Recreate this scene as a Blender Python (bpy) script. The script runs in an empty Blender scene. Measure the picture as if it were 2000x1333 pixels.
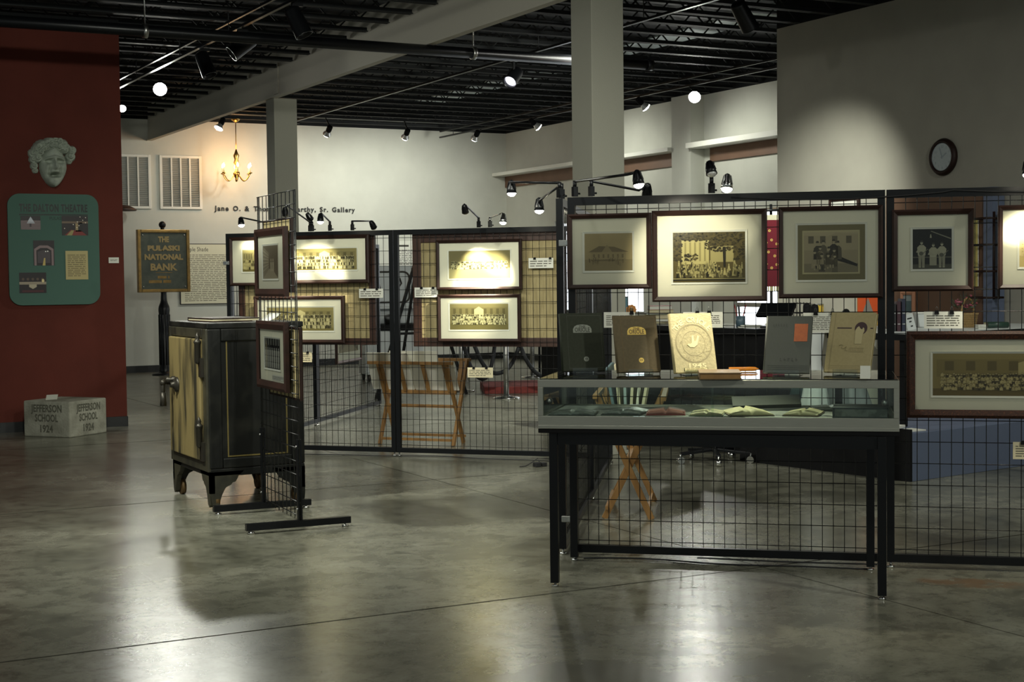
import bpy, math, random
from mathutils import Vector, Matrix
random.seed(7)
PI = math.pi
R = math.radians
sc = bpy.context.scene
C = sc.collection

# ------------------------------------------------------------------ camera
FPX, EYE = 2917.0, 1.42
cam_d = bpy.data.cameras.new('camera')
cam_d.sensor_width = 36.0
cam_d.lens = FPX / 2000 * 36.0
cam_d.clip_end = 200
cam = bpy.data.objects.new('camera', cam_d)
C.objects.link(cam)
_yaw, _pit, _rol = -0.489, -0.0412, -0.01155
_rz = Matrix.Rotation(_yaw, 3, 'Z')
_fw = Vector((0, math.cos(_pit), math.sin(_pit)))
_up = Vector((0, -math.sin(_pit), math.cos(_pit)))
_ri = Vector((1, 0, 0))
CR = _rz @ (math.cos(_rol) * _ri + math.sin(_rol) * _up)
CU = _rz @ (-math.sin(_rol) * _ri + math.cos(_rol) * _up)
CF = _rz @ _fw
EYEP = Vector((0, 0, EYE))
cam.matrix_world = Matrix(((CR.x, CU.x, -CF.x, 0), (CR.y, CU.y, -CF.y, 0), (CR.z, CU.z, -CF.z, EYE), (0, 0, 0, 1)))
sc.camera = cam

# ------------------------------------------------------------------ light of the room, exposure
world = bpy.data.worlds.new('world')
sc.world = world
world.use_nodes = True
world.node_tree.nodes['Background'].inputs[0].default_value = (0.80, 0.90, 0.86, 1)
world.node_tree.nodes['Background'].inputs[1].default_value = 0.24
sc.view_settings.view_transform = 'Standard'
sc.view_settings.look = 'None'
sc.view_settings.exposure = 0.28
sc.view_settings.gamma = 1.0
sc.view_settings.use_curve_mapping = False
WHITE_LAMP = (0.98, 1.0, 0.88)
WARM_LAMP = (1.0, 0.93, 0.72)
BULB = 90.0


def lamp(name, loc, target, power, angle, blend, color, parent=None, radius=0.04):
    """the light a bulb throws; lives with the lamp it belongs to"""
    d = bpy.data.lights.new(name, 'SPOT')
    d.energy = power
    d.spot_size = R(angle)
    d.spot_blend = blend
    d.color = color
    d.shadow_soft_size = radius
    o = bpy.data.objects.new(name, d)
    C.objects.link(o)
    q = (Vector(target) - Vector(loc)).to_track_quat('-Z', 'Y')
    o.parent = parent
    o.matrix_basis = Matrix.Translation(Vector(loc)) @ q.to_matrix().to_4x4()
    return o


# ------------------------------------------------------------------ measuring: points on real planes
def ray(px, py):
    return CR * ((px - 1000) / FPX) - CU * ((py - 666.5) / FPX) + CF


def at(px, py, Y):
    d = ray(px, py)
    return EYEP + d * (Y / d.y)


def atx(px, py, X):
    d = ray(px, py)
    return EYEP + d * (X / d.x)


def ground(px, py, z=0.0):
    d = ray(px, py)
    return EYEP + d * ((z - EYE) / d.z)


# ------------------------------------------------------------------ materials
def lin(c):
    return tuple(((v / 12.92) if v <= 0.04045 else ((v + 0.055) / 1.055) ** 2.4) for v in c[:3])


def hexc(h):
    h = h.lstrip('#')
    return lin(tuple(int(h[i:i + 2], 16) / 255 for i in (0, 2, 4)))


def mat(name, color, rough=0.5, metal=0.0, spec=0.5, color2=None, scale=6.0, detail=4.0, stretch=None, bump=0.0, bscale=None, emit=None, lo=0.35, hi=0.65):
    m = bpy.data.materials.new(name)
    m.use_nodes = True
    nt = m.node_tree
    b = nt.nodes['Principled BSDF']
    col = hexc(color) if isinstance(color, str) else color
    b.inputs['Base Color'].default_value = (*col, 1)
    b.inputs['Roughness'].default_value = rough
    b.inputs['Metallic'].default_value = metal
    b.inputs['Specular IOR Level'].default_value = spec
    if color2 is not None or bump:
        tc = nt.nodes.new('ShaderNodeTexCoord')
        mp = nt.nodes.new('ShaderNodeMapping')
        if stretch:
            mp.inputs['Scale'].default_value = stretch
        nt.links.new(tc.outputs['Object'], mp.inputs['Vector'])
        no = nt.nodes.new('ShaderNodeTexNoise')
        no.inputs['Scale'].default_value = scale
        no.inputs['Detail'].default_value = detail
        nt.links.new(mp.outputs[0], no.inputs['Vector'])
        if color2 is not None:
            c2 = hexc(color2) if isinstance(color2, str) else color2
            rp = nt.nodes.new('ShaderNodeValToRGB')
            rp.color_ramp.elements[0].position = lo
            rp.color_ramp.elements[1].position = hi
            rp.color_ramp.elements[0].color = (*col, 1)
            rp.color_ramp.elements[1].color = (*c2, 1)
            nt.links.new(no.outputs['Fac'], rp.inputs[0])
            nt.links.new(rp.outputs[0], b.inputs['Base Color'])
        if bump:
            bn = no
            if bscale:
                bn = nt.nodes.new('ShaderNodeTexNoise')
                bn.inputs['Scale'].default_value = bscale
                bn.inputs['Detail'].default_value = 4
                nt.links.new(mp.outputs[0], bn.inputs['Vector'])
            bp = nt.nodes.new('ShaderNodeBump')
            bp.inputs['Strength'].default_value = bump
            bp.inputs['Distance'].default_value = 0.01
            nt.links.new(bn.outputs['Fac'], bp.inputs['Height'])
            nt.links.new(bp.outputs[0], b.inputs['Normal'])
    if emit:
        b.inputs['Emission Color'].default_value = (*emit[0], 1)
        b.inputs['Emission Strength'].default_value = emit[1]
    return m


def mat_print(name, rough=0.35):
    """a printed surface: the picture is in the colours of its faces"""
    m = bpy.data.materials.new(name)
    m.use_nodes = True
    nt = m.node_tree
    b = nt.nodes['Principled BSDF']
    a = nt.nodes.new('ShaderNodeAttribute')
    a.attribute_name = 'ink'
    nt.links.new(a.outputs['Color'], b.inputs['Base Color'])
    b.inputs['Roughness'].default_value = rough
    b.inputs['Specular IOR Level'].default_value = 0.3
    return m


def mat_glass(name, tint=(0.93, 0.98, 0.95), refl=1.0):
    m = bpy.data.materials.new(name)
    m.use_nodes = True
    nt = m.node_tree
    for n in list(nt.nodes):
        nt.nodes.remove(n)
    out = nt.nodes.new('ShaderNodeOutputMaterial')
    mix = nt.nodes.new('ShaderNodeMixShader')
    tr = nt.nodes.new('ShaderNodeBsdfTransparent')
    tr.inputs[0].default_value = (*tint, 1)
    gl = nt.nodes.new('ShaderNodeBsdfGlossy')
    gl.inputs['Roughness'].default_value = 0.02
    lw = nt.nodes.new('ShaderNodeFresnel')
    lw.inputs[0].default_value = 1.45
    mu = nt.nodes.new('ShaderNodeMath')
    mu.operation = 'MULTIPLY'
    mu.inputs[1].default_value = refl
    nt.links.new(lw.outputs[0], mu.inputs[0])
    nt.links.new(mu.outputs[0], mix.inputs[0])
    nt.links.new(tr.outputs[0], mix.inputs[1])
    nt.links.new(gl.outputs[0], mix.inputs[2])
    nt.links.new(mix.outputs[0], out.inputs[0])
    return m


def mat_emit(name, color, strength):
    m = bpy.data.materials.new(name)
    m.use_nodes = True
    nt = m.node_tree
    for n in list(nt.nodes):
        nt.nodes.remove(n)
    out = nt.nodes.new('ShaderNodeOutputMaterial')
    e = nt.nodes.new('ShaderNodeEmission')
    e.inputs[0].default_value = (*color, 1)
    e.inputs[1].default_value = strength
    nt.links.new(e.outputs[0], out.inputs[0])
    return m


def mat_floor():
    m = bpy.data.materials.new('polished_concrete')
    m.use_nodes = True
    nt = m.node_tree
    b = nt.nodes['Principled BSDF']
    tc = nt.nodes.new('ShaderNodeTexCoord')
    P = tc.outputs['Object']

    def noise(s, d, rough=0.6, dist=0.0):
        n = nt.nodes.new('ShaderNodeTexNoise')
        n.inputs['Scale'].default_value = s
        n.inputs['Detail'].default_value = d
        n.inputs['Roughness'].default_value = rough
        n.inputs['Distortion'].default_value = dist
        nt.links.new(P, n.inputs['Vector'])
        return n.outputs['Fac']

    def ramp(f, stops):
        r = nt.nodes.new('ShaderNodeValToRGB')
        el = r.color_ramp.elements
        el[0].position, el[0].color = stops[0][0], (*stops[0][1], 1)
        el[1].position, el[1].color = stops[-1][0], (*stops[-1][1], 1)
        for p, c in stops[1:-1]:
            e = el.new(p)
            e.color = (*c, 1)
        nt.links.new(f, r.inputs[0])
        return r.outputs[0]

    def mixc(f, a, bb, mode='MIX'):
        x = nt.nodes.new('ShaderNodeMix')
        x.data_type = 'RGBA'
        x.blend_type = mode
        if isinstance(f, float):
            x.inputs[0].default_value = f
        else:
            nt.links.new(f, x.inputs[0])
        for k, v in ((6, a), (7, bb)):
            if isinstance(v, tuple):
                x.inputs[k].default_value = (*v, 1)
            else:
                nt.links.new(v, x.inputs[k])
        return x.outputs[2]

    base = ramp(noise(0.8, 8, 0.62, 0.6), [(0.32, (0.085, 0.084, 0.062)), (0.5, (0.175, 0.172, 0.132)), (0.68, (0.27, 0.265, 0.21))])
    fine = ramp(noise(7.0, 10, 0.7, 0.4), [(0.36, (0.28, 0.28, 0.27)), (0.52, (1, 1, 1)), (0.72, (1.25, 1.25, 1.2))])
    c = mixc(0.6, base, fine, 'MULTIPLY')
    sp = ramp(noise(45.0, 4, 0.6), [(0.28, (0.55, 0.55, 0.52)), (0.45, (1, 1, 1)), (0.9, (1, 1, 1))])
    c = mixc(0.6, c, sp, 'MULTIPLY')
    sx = nt.nodes.new('ShaderNodeSeparateXYZ')
    nt.links.new(P, sx.inputs[0])

    def math_(op, a, v=None, v2=None):
        n = nt.nodes.new('ShaderNodeMath')
        n.operation = op
        for k, q in enumerate((a, v, v2)):
            if q is None:
                continue
            if isinstance(q, (int, float)):
                n.inputs[k].default_value = q
            else:
                nt.links.new(q, n.inputs[k])
        return n.outputs[0]

    # saw-cut control joints, straight across the slab
    def joint(coord, pos):
        d = math_('ABSOLUTE', math_('SUBTRACT', coord, pos))
        return math_('LESS_THAN', d, 0.0075 if coord == sx.outputs['Y'] else 0.0042)
    j = joint(sx.outputs['Y'], 5.83)
    for co, po in ((sx.outputs['X'], 4.475), (sx.outputs['Y'], 9.62), (sx.outputs['Y'], 13.4), (sx.outputs['X'], 0.7), (sx.outputs['X'], 8.25)):
        j = math_('MAXIMUM', j, joint(co, po))
    c = mixc(math_('MULTIPLY', j, 0.8), c, (0.012, 0.011, 0.009))
    # rust-brown stain on the slab in front of the fence
    v = nt.nodes.new('ShaderNodeMapping')
    v.vector_type = 'TEXTURE'
    v.inputs['Location'].default_value = (5.06, 5.03, 0)
    v.inputs['Rotation'].default_value = (0, 0, R(-47))
    v.inputs['Scale'].default_value = (0.30, 0.13, 1)
    nt.links.new(P, v.inputs[0])
    ln = nt.nodes.new('ShaderNodeVectorMath')
    ln.operation = 'LENGTH'
    nt.links.new(v.outputs[0], ln.inputs[0])
    st = math_('MULTIPLY', math_('SUBTRACT', 1.0, ln.outputs['Value']), 2.0)
    st = math_('MINIMUM', math_('MAXIMUM', st, 0.0), 1.0)
    st = math_('MULTIPLY', st, math_('MULTIPLY', math_('SUBTRACT', noise(9, 6, 0.7), 0.38), 5.0))
    st = math_('MINIMUM', math_('MAXIMUM', st, 0.0), 0.65)
    c = mixc(st, c, (0.16, 0.075, 0.028))
    nt.links.new(c, b.inputs['Base Color'])
    rr = ramp(noise(3.0, 8, 0.7), [(0.3, (0.215, 0.215, 0.215)), (0.7, (0.275, 0.275, 0.275))])
    nt.links.new(mixc(j, rr, (0.9, 0.9, 0.9)), b.inputs['Roughness'])
    nt.links.new(math_('MULTIPLY', math_('SUBTRACT', 1.0, j), 0.55), b.inputs['Specular IOR Level'])
    bp = nt.nodes.new('ShaderNodeBump')
    bp.inputs['Strength'].default_value = 0.02
    bp.inputs['Distance'].default_value = 0.01
    nt.links.new(noise(5.0, 3), bp.inputs['Height'])
    nt.links.new(bp.outputs[0], b.inputs['Normal'])
    return m


M = {}
M['floor'] = mat_floor()
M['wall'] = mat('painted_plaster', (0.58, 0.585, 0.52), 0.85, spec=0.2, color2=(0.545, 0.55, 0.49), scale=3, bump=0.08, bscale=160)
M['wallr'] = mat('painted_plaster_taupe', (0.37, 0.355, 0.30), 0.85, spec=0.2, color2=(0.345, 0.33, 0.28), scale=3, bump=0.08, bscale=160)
M['red'] = mat('red_painted_wall', (0.112, 0.024, 0.015), 0.75, spec=0.2, color2=(0.094, 0.020, 0.0125), scale=2.0, bump=0.12, bscale=120)
M['beam'] = mat('painted_beam', (0.47, 0.445, 0.375), 0.75, spec=0.25, bump=0.15, bscale=90)
M['column'] = mat('painted_column', (0.30, 0.295, 0.245), 0.75, spec=0.25, bump=0.15, bscale=90)
M['black_ceiling'] = mat('black_ceiling_paint', (0.010, 0.011, 0.012), 0.8, spec=0.2)
M['joist'] = mat('black_joist_steel', (0.026, 0.028, 0.029), 0.75, spec=0.25)
M['duct'] = mat('dull_sheet_metal', (0.55, 0.62, 0.62), 0.6, spec=0.4)
M['base'] = mat('black_baseboard_vinyl', (0.008, 0.009, 0.009), 0.45)
M['black'] = mat('black_powder_coat', (0.0045, 0.005, 0.006), 0.34, spec=0.3)
M['black_matte'] = mat('black_matte', (0.005, 0.005, 0.0055), 0.7, spec=0.2)
M['wire'] = mat('black_gloss_wire', (0.005, 0.0055, 0.006), 0.25, spec=0.45)
M['rubber'] = mat('black_rubber', (0.010, 0.010, 0.011), 0.6)
M['chrome'] = mat('chrome', (0.62, 0.62, 0.6), 0.18, metal=1)
M['steel'] = mat('dull_steel', (0.42, 0.42, 0.40), 0.35, metal=1)
M['alu'] = mat('brushed_aluminium', (0.40, 0.40, 0.345), 0.42, metal=0.75, color2=(0.35, 0.35, 0.30), scale=14, stretch=(1, 1, 60))
M['brass'] = mat('aged_brass', (0.48, 0.30, 0.09), 0.3, metal=1)
M['bronze'] = mat('bronze_rim', (0.30, 0.19, 0.065), 0.38, metal=0.9, color2=(0.20, 0.13, 0.05), scale=12)
M['plaque'] = mat('green_black_bronze', (0.055, 0.066, 0.052), 0.45, metal=0.25, color2=(0.08, 0.09, 0.068), scale=10)
M['wood_dark'] = mat('dark_walnut_moulding', (0.014, 0.007, 0.005), 0.5, spec=0.25, color2=(0.024, 0.010, 0.007), scale=9, stretch=(1, 1, 1), detail=6)
M['wood_speck'] = mat('speckled_mahogany', (0.022, 0.008, 0.005), 0.42, spec=0.3, color2=(0.075, 0.026, 0.011), scale=140, lo=0.5, hi=0.72)
M['wood_frame2'] = mat('brown_oak_frame', (0.034, 0.014, 0.009), 0.45, color2=(0.052, 0.022, 0.013), scale=22, stretch=(1, 1, 6))
M['wood_light'] = mat('varnished_pine', (0.34, 0.185, 0.062), 0.45, color2=(0.26, 0.135, 0.043), scale=20, stretch=(1, 1, 0.15))
M['burlap'] = mat('burlap_cloth', (0.38, 0.315, 0.165), 0.95, spec=0.1, color2=(0.30, 0.245, 0.125), scale=28, stretch=(1, 1, 0.2), bump=0.3, bscale=220)
M['mat_board'] = mat('cream_mat_board', (0.70, 0.68, 0.55), 0.85, spec=0.2)
M['mat_white'] = mat('white_mat_board', (0.74, 0.74, 0.66), 0.85, spec=0.2)
M['paper'] = mat('white_card', (0.70, 0.70, 0.62), 0.8, spec=0.2)
M['cream'] = mat('cream_paper', (0.60, 0.54, 0.36), 0.8, spec=0.2)
M['print'] = mat_print('printed_picture')
M['glass'] = mat_glass('clear_glass')
M['glazing'] = mat_glass('picture_glazing', (0.97, 0.98, 0.97), 0.8)
M['acrylic'] = mat_glass('clear_acrylic', (0.9, 0.93, 0.92), 1.6)
M['ink'] = mat('black_ink', (0.012, 0.012, 0.012), 0.6)
M['stone'] = mat('weathered_concrete', (0.34, 0.335, 0.27), 0.95, spec=0.15, color2=(0.22, 0.215, 0.17), scale=7, detail=10, bump=0.6, bscale=50)
M['cut'] = mat('incised_lettering', (0.10, 0.098, 0.075), 0.95, spec=0.1)
M['plaster'] = mat('grey_carved_stone', (0.38, 0.42, 0.35), 0.85, spec=0.2, color2=(0.30, 0.335, 0.275), scale=12, detail=8, bump=0.35, bscale=60)
M['board_green'] = mat('green_display_board', (0.075, 0.145, 0.115), 0.75, spec=0.2)
M['safe_black'] = mat('worn_black_enamel', (0.006, 0.0065, 0.0055), 0.48, spec=0.28, color2=(0.026, 0.026, 0.020), scale=5, detail=10, lo=0.5, hi=0.8)
M['safe_front'] = mat('worn_ochre_paint', (0.24, 0.185, 0.075), 0.5, color2=(0.025, 0.023, 0.014), scale=4.5, detail=12, stretch=(1.9, 1.9, 0.36), lo=0.46, hi=0.66, bump=0.1, bscale=40)
M['safe_frame'] = mat('worn_olive_black', (0.05, 0.046, 0.028), 0.42, color2=(0.018, 0.018, 0.013), scale=7, detail=8)
M['gold_line'] = mat('gold_pinstripe', (0.15, 0.115, 0.030), 0.5)
M['iron'] = mat('dark_cast_iron', (0.05, 0.045, 0.035), 0.4, metal=0.6)
M['caster'] = mat('rusty_caster', (0.14, 0.085, 0.03), 0.5, metal=0.5, color2=(0.07, 0.045, 0.02), scale=30)
M['bulb'] = mat_emit('lit_bulb', (1.0, 0.98, 0.92), BULB)
M['bulb_warm'] = mat_emit('lit_halogen', (1.0, 0.93, 0.72), BULB)
M['bulb_orange'] = mat_emit('lit_candle_bulb', (1.0, 0.66, 0.28), 40.0)
M['bulb_dim'] = mat_emit('lit_lens', (0.85, 0.85, 1.0), 2.5)
M['reflector'] = mat('frosted_reflector', (0.8, 0.8, 0.78), 0.25, metal=0.6)
M['daylight'] = mat_emit('daylight_pane', (0.88, 0.94, 1.0), 4.0)
M['blue'] = mat('blue_grey_laminate', (0.125, 0.155, 0.235), 0.5)
M['white'] = mat('white_enamel', (0.62, 0.65, 0.64), 0.35)
M['white_paint'] = mat('white_trim_paint', (0.74, 0.74, 0.67), 0.55)
M['louvre'] = mat('grey_louvre', (0.30, 0.31, 0.28), 0.6)
M['brown_wall'] = mat('brown_panel', (0.155, 0.085, 0.052), 0.6, color2=(0.135, 0.073, 0.044), scale=4)
M['carpet_red'] = mat('red_brick_mat', (0.20, 0.035, 0.028), 0.9, color2=(0.14, 0.024, 0.02), scale=30)
M['rope'] = mat('black_rope', (0.008, 0.009, 0.011), 0.7)


# ------------------------------------------------------------------ mesh helpers
class MB:
    def __init__(s):
        s.v, s.f, s.sm, s.col = [], [], [], []
        s.c = None

    def add(s, vs, fs, smooth=False):
        o = len(s.v)
        s.v += [tuple(p) for p in vs]
        for f in fs:
            s.f.append(tuple(o + i for i in f))
            s.sm.append(smooth)
            s.col.append(s.c)
        return s

    def box(s, x0, y0, z0, x1, y1, z1):
        v = [(x, y, z) for z in (z0, z1) for y in (y0, y1) for x in (x0, x1)]
        return s.add(v, [(0, 2, 3, 1), (4, 5, 7, 6), (0, 1, 5, 4), (2, 6, 7, 3), (0, 4, 6, 2), (1, 3, 7, 5)])

    def bar(s, a, b, w, h=None, up=(0, 0, 1)):
        """straight bar of rectangular section from a to b"""
        a, b = Vector(a), Vector(b)
        h = w if h is None else h
        d = (b - a).normalized()
        u = Vector(up)
        if abs(d.dot(u)) > 0.98:
            u = Vector((0, 1, 0))
        x = d.cross(u).normalized()
        y = x.cross(d).normalized()
        v = []
        for p in (a, b):
            for sx, sy in ((-1, -1), (1, -1), (1, 1), (-1, 1)):
                v.append(p + x * (sx * w / 2) + y * (sy * h / 2))
        return s.add(v, [(3, 2, 1, 0), (4, 5, 6, 7), (0, 1, 5, 4), (1, 2, 6, 5), (2, 3, 7, 6), (3, 0, 4, 7)])

    def cyl(s, a, b, r0, r1=None, n=16, caps=True):
        a, b = Vector(a), Vector(b)
        r1 = r0 if r1 is None else r1
        d = (b - a).normalized()
        u = Vector((0, 0, 1)) if abs(d.z) < 0.95 else Vector((1, 0, 0))
        x = d.cross(u).normalized()
        y = d.cross(x).normalized()
        v = []
        for p, r in ((a, r0), (b, r1)):
            for i in range(n):
                t = 2 * PI * i / n
                v.append(p + (x * math.cos(t) + y * math.sin(t)) * r)
        s.add(v, [(i, (i + 1) % n, n + (i + 1) % n, n + i) for i in range(n)], True)
        if caps:
            o = len(s.v) - 2 * n
            s.f.append(tuple(o + i for i in range(n - 1, -1, -1)))
            s.f.append(tuple(o + n + i for i in range(n)))
            s.sm += [False, False]
            s.col += [s.c, s.c]
        return s

    def lathe(s, base, axis, prof, n=24):
        """revolve (distance along axis, radius) pairs"""
        base = Vector(base)
        d = Vector(axis).normalized()
        u = Vector((0, 0, 1)) if abs(d.z) < 0.95 else Vector((1, 0, 0))
        x = d.cross(u).normalized()
        y = d.cross(x).normalized()
        v = []
        for t, r in prof:
            for i in range(n):
                q = 2 * PI * i / n
                v.append(base + d * t + (x * math.cos(q) + y * math.sin(q)) * max(r, 1e-5))
        f = []
        for k in range(len(prof) - 1):
            for i in range(n):
                f.append((k * n + i, k * n + (i + 1) % n, (k + 1) * n + (i + 1) % n, (k + 1) * n + i))
        return s.add(v, f, True)

    def ball(s, c, r, n=14, sc_=(1, 1, 1)):
        v, f = [], []
        m = n // 2 + 1
        for k in range(m):
            a = PI * k / (m - 1)
            for i in range(n):
                q = 2 * PI * i / n
                v.append((c[0] + r * sc_[0] * math.sin(a) * math.cos(q), c[1] + r * sc_[1] * math.sin(a) * math.sin(q), c[2] + r * sc_[2] * math.cos(a)))
        for k in range(m - 1):
            for i in range(n):
                f.append((k * n + i, (k + 1) * n + i, (k + 1) * n + (i + 1) % n, k * n + (i + 1) % n))
        return s.add(v, f, True)

    def tube(s, pts, r, n=8):
        pts = [Vector(p) for p in pts]
        v, f = [], []
        prev = None
        for i, p in enumerate(pts):
            d = (pts[min(i + 1, len(pts) - 1)] - pts[max(i - 1, 0)]).normalized()
            if prev is None:
                u = Vector((0, 0, 1)) if abs(d.z) < 0.9 else Vector((1, 0, 0))
                x = d.cross(u).normalized()
            else:
                x = (prev - d * prev.dot(d)).normalized()
            prev = x
            y = d.cross(x)
            for k in range(n):
                t = 2 * PI * k / n
                v.append(p + (x * math.cos(t) + y * math.sin(t)) * r)
        for i in range(len(pts) - 1):
            for k in range(n):
                f.append((i * n + k, i * n + (k + 1) % n, (i + 1) * n + (k + 1) % n, (i + 1) * n + k))
        f.append(tuple(range(n - 1, -1, -1)))
        f.append(tuple((len(pts) - 1) * n + k for k in range(n)))
        return s.add(v, f, True)

    def prism(s, poly, y0, y1):
        """outline in x,z extruded along y"""
        n = len(poly)
        v = [(x, y0, z) for x, z in poly] + [(x, y1, z) for x, z in poly]
        f = [tuple(range(n)), tuple(range(2 * n - 1, n - 1, -1))]
        f += [(i, n + i, n + (i + 1) % n, (i + 1) % n) for i in range(n)]
        return s.add(v, f)

    def xf(s, mtx, start=0):
        for i in range(start, len(s.v)):
            s.v[i] = tuple(mtx @ Vector(s.v[i]))
        return s

    def text(s, txt, size, origin, xdir=(1, 0, 0), updir=(0, 0, 1), depth=0.002, align='CENTER', width=None, bold=0.0, spacing=1.0):
        cu = bpy.data.curves.new('lettering', 'FONT')
        cu.body = txt
        cu.size = size
        cu.align_x = align
        cu.resolution_u = 2
        cu.offset = bold
        cu.space_character = spacing
        o = bpy.data.objects.new('lettering', cu)
        C.objects.link(o)
        bpy.context.view_layer.update()
        me = bpy.data.meshes.new_from_object(o.evaluated_get(bpy.context.evaluated_depsgraph_get()))
        bpy.data.objects.remove(o)
        bpy.data.curves.remove(cu)
        xs = [q.co.x for q in me.vertices]
        k = 1.0
        off = 0.0
        if xs:
            off = (min(xs) + max(xs)) / 2 if align == 'CENTER' else min(xs)
            if width:
                k = width / (max(xs) - min(xs))
        X, U = Vector(xdir).normalized(), Vector(updir).normalized()
        N = X.cross(U)
        O = Vector(origin)
        fr = [O + X * ((q.co.x - off) * k) + U * q.co.y + N * depth for q in me.vertices]
        s.add(fr, [tuple(p.vertices) for p in me.polygons])
        bpy.data.meshes.remove(me)
        return s

    def build(s, name, material, parent=None, loc=(0, 0, 0), rz=0.0, bevel=0.0):
        me = bpy.data.meshes.new(name)
        me.from_pydata(s.v, [], s.f)
        me.polygons.foreach_set('use_smooth', s.sm)
        if any(c is not None for c in s.col):
            ca = me.color_attributes.new('ink', 'FLOAT_COLOR', 'CORNER')
            buf = []
            for p, c in zip(me.polygons, s.col):
                buf += [*(c or (1, 1, 1)), 1.0] * p.loop_total
            ca.data.foreach_set('color', buf)
        me.update()
        if material is not None:
            me.materials.append(material)
        o = bpy.data.objects.new(name, me)
        C.objects.link(o)
        o.location = loc
        o.rotation_euler = (0, 0, rz)
        if parent is not None:
            o.parent = parent
        if bevel:
            b = o.modifiers.new('edge', 'BEVEL')
            b.width = bevel
            b.segments = 2
            b.limit_method = 'ANGLE'
        return o


def tag(o, label, cat, group=None, kind=None):
    o['label'] = label
    o['category'] = cat
    if group:
        o['group'] = group
    if kind:
        o['kind'] = kind
    return o


def thing(name, label, cat, loc=(0, 0, 0), rz=0.0, group=None):
    o = bpy.data.objects.new(name, None)
    o.empty_display_size = 0.1
    C.objects.link(o)
    o.location = loc
    o.rotation_euler = (0, 0, rz)
    return tag(o, label, cat, group)


def struct(name, mb, material, bevel=0.0, label=None):
    o = mb.build(name, material, bevel=bevel)
    o['kind'] = 'structure'
    if label:
        o['label'] = label
    return o


def dup(root, loc, rz, label=None, group=None):
    r = root.copy()
    C.objects.link(r)
    r.location = loc
    r.rotation_euler = (0, 0, rz)
    if label:
        r['label'] = label
    if group:
        r['group'] = group
    for ch in list(root.children):
        c = ch.copy()
        C.objects.link(c)
        c.parent = r
        for g in list(ch.children):
            d = g.copy()
            C.objects.link(d)
            d.parent = c
    return r


def sRGB(*c):
    return lin(tuple(v / 255 for v in c))


class Print(MB):
    """flat picture: coloured faces stacked in thin layers, x right, z up, facing -y"""

    def poly(s, pts, col, layer=1):
        s.c = col
        y = -0.0002 * layer
        return s.add([(x, y, z) for x, z in pts], [tuple(range(len(pts)))])

    def rect(s, x0, z0, x1, z1, col, layer=1):
        return s.poly([(x0, z0), (x1, z0), (x1, z1), (x0, z1)], col, layer)

    def disc(s, x, z, rx, rz_, col, layer=1, n=10):
        return s.poly([(x + rx * math.cos(2 * PI * i / n), z + rz_ * math.sin(2 * PI * i / n)) for i in range(n)], col, layer)

    def lines(s, x0, z0, x1, z1, n, col, layer=2, fill=0.45, seed=1, layers_words=True):
        rnd = random.Random(seed)
        dz = (z1 - z0) / n
        for i in range(n):
            z = z1 - dz * (i + 1)
            x = x0
            end = x1 - (rnd.random() * 0.35 * (x1 - x0) if i == n - 1 else rnd.random() * 0.06 * (x1 - x0))
            while x < end:
                w = dz * (1.0 + 3.2 * rnd.random())
                w = min(w, end - x)
                s.rect(x, z + dz * 0.15, x + w, z + dz * (0.15 + fill), col, layer)
                x += w + dz * 0.45
        return s

    def letters(s, txt, size, x, z, col, layer=3, width=None, align='CENTER', bold=0.0, spacing=1.0):
        s.c = col
        return s.text(txt, size, (x, 0, z), depth=0.0002 * layer, align=align, width=width, bold=bold, spacing=spacing)


def wood_rect(x0, z0, x1, z1, w, y0, y1):
    """mitred four-sided moulding"""
    mb = MB()
    o = [(x0, z0), (x1, z0), (x1, z1), (x0, z1)]
    i = [(x0 + w, z0 + w), (x1 - w, z0 + w), (x1 - w, z1 - w), (x0 + w, z1 - w)]
    k = w * 0.35
    q = [(x0 + k, z0 + k), (x1 - k, z0 + k), (x1 - k, z1 - k), (x0 + k, z1 - k)]
    v = [(a, y1, b) for a, b in o] + [(a, y0 + 0.006, b) for a, b in o] + [(a, y0, b) for a, b in q] + [(a, y0 + 0.008, b) for a, b in i] + [(a, y1, b) for a, b in i]
    f = []
    for r0 in range(4):
        for e in range(4):
            e2 = (e + 1) % 4
            f.append((r0 * 4 + e, r0 * 4 + e2, (r0 + 1) * 4 + e2, (r0 + 1) * 4 + e))
    f += [(16 + e, 16 + (e + 1) % 4, (e + 1) % 4, e) for e in range(4)]
    return mb.add(v, f)

# ================================================================== THE ROOM
CEIL = 4.04
YB, XR = 23.84, 12.61            # the two far walls
XW, YW = 10.0, 12.74             # the taupe wall on the right and its corner
YL, XL = 14.95, 3.59             # the red wall and its corner

struct('floor', MB().box(-5, -3, -0.12, 14, 25, 0), M['floor'])
struct('ceiling', MB().box(-5, -3, 4.42, 14, 25, 4.52), M['black_ceiling'])
struct('wall_back', MB().box(0.5, YB, 0, XR + 0.16, YB + 0.16, CEIL), M['wall'])
wb = MB()
WIN = [(21.25, 22.1, 0.84, 2.4), (19.35, 20.0, 0.84, 2.4), (16.0, 17.05, 0.0, 2.35)]
prev = YB
for y0, y1, z0, z1 in [(w[0], w[1], w[2], w[3]) for w in WIN]:
    wb.box(XR, y1, 0, XR + 0.16, prev, CEIL)
    wb.box(XR, y0, z1, XR + 0.16, y1, CEIL)
    if z0 > 0:
        wb.box(XR, y0, 0, XR + 0.16, y1, z0)
    prev = y0
wb.box(XR, YW - 0.14, 0, XR + 0.16, prev, CEIL)
struct('wall_back_right', wb, M['wall'])
struct('wall_right', MB().box(XW, -2, 0, XW + 0.14, YW, CEIL).box(XW + 0.14, YW - 0.14, 0, XR, YW, CEIL), M['wallr'])
struct('wall_left', MB().box(-3, YL, 0, XL, YL + 0.2, 3.92), M['red'])
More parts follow.
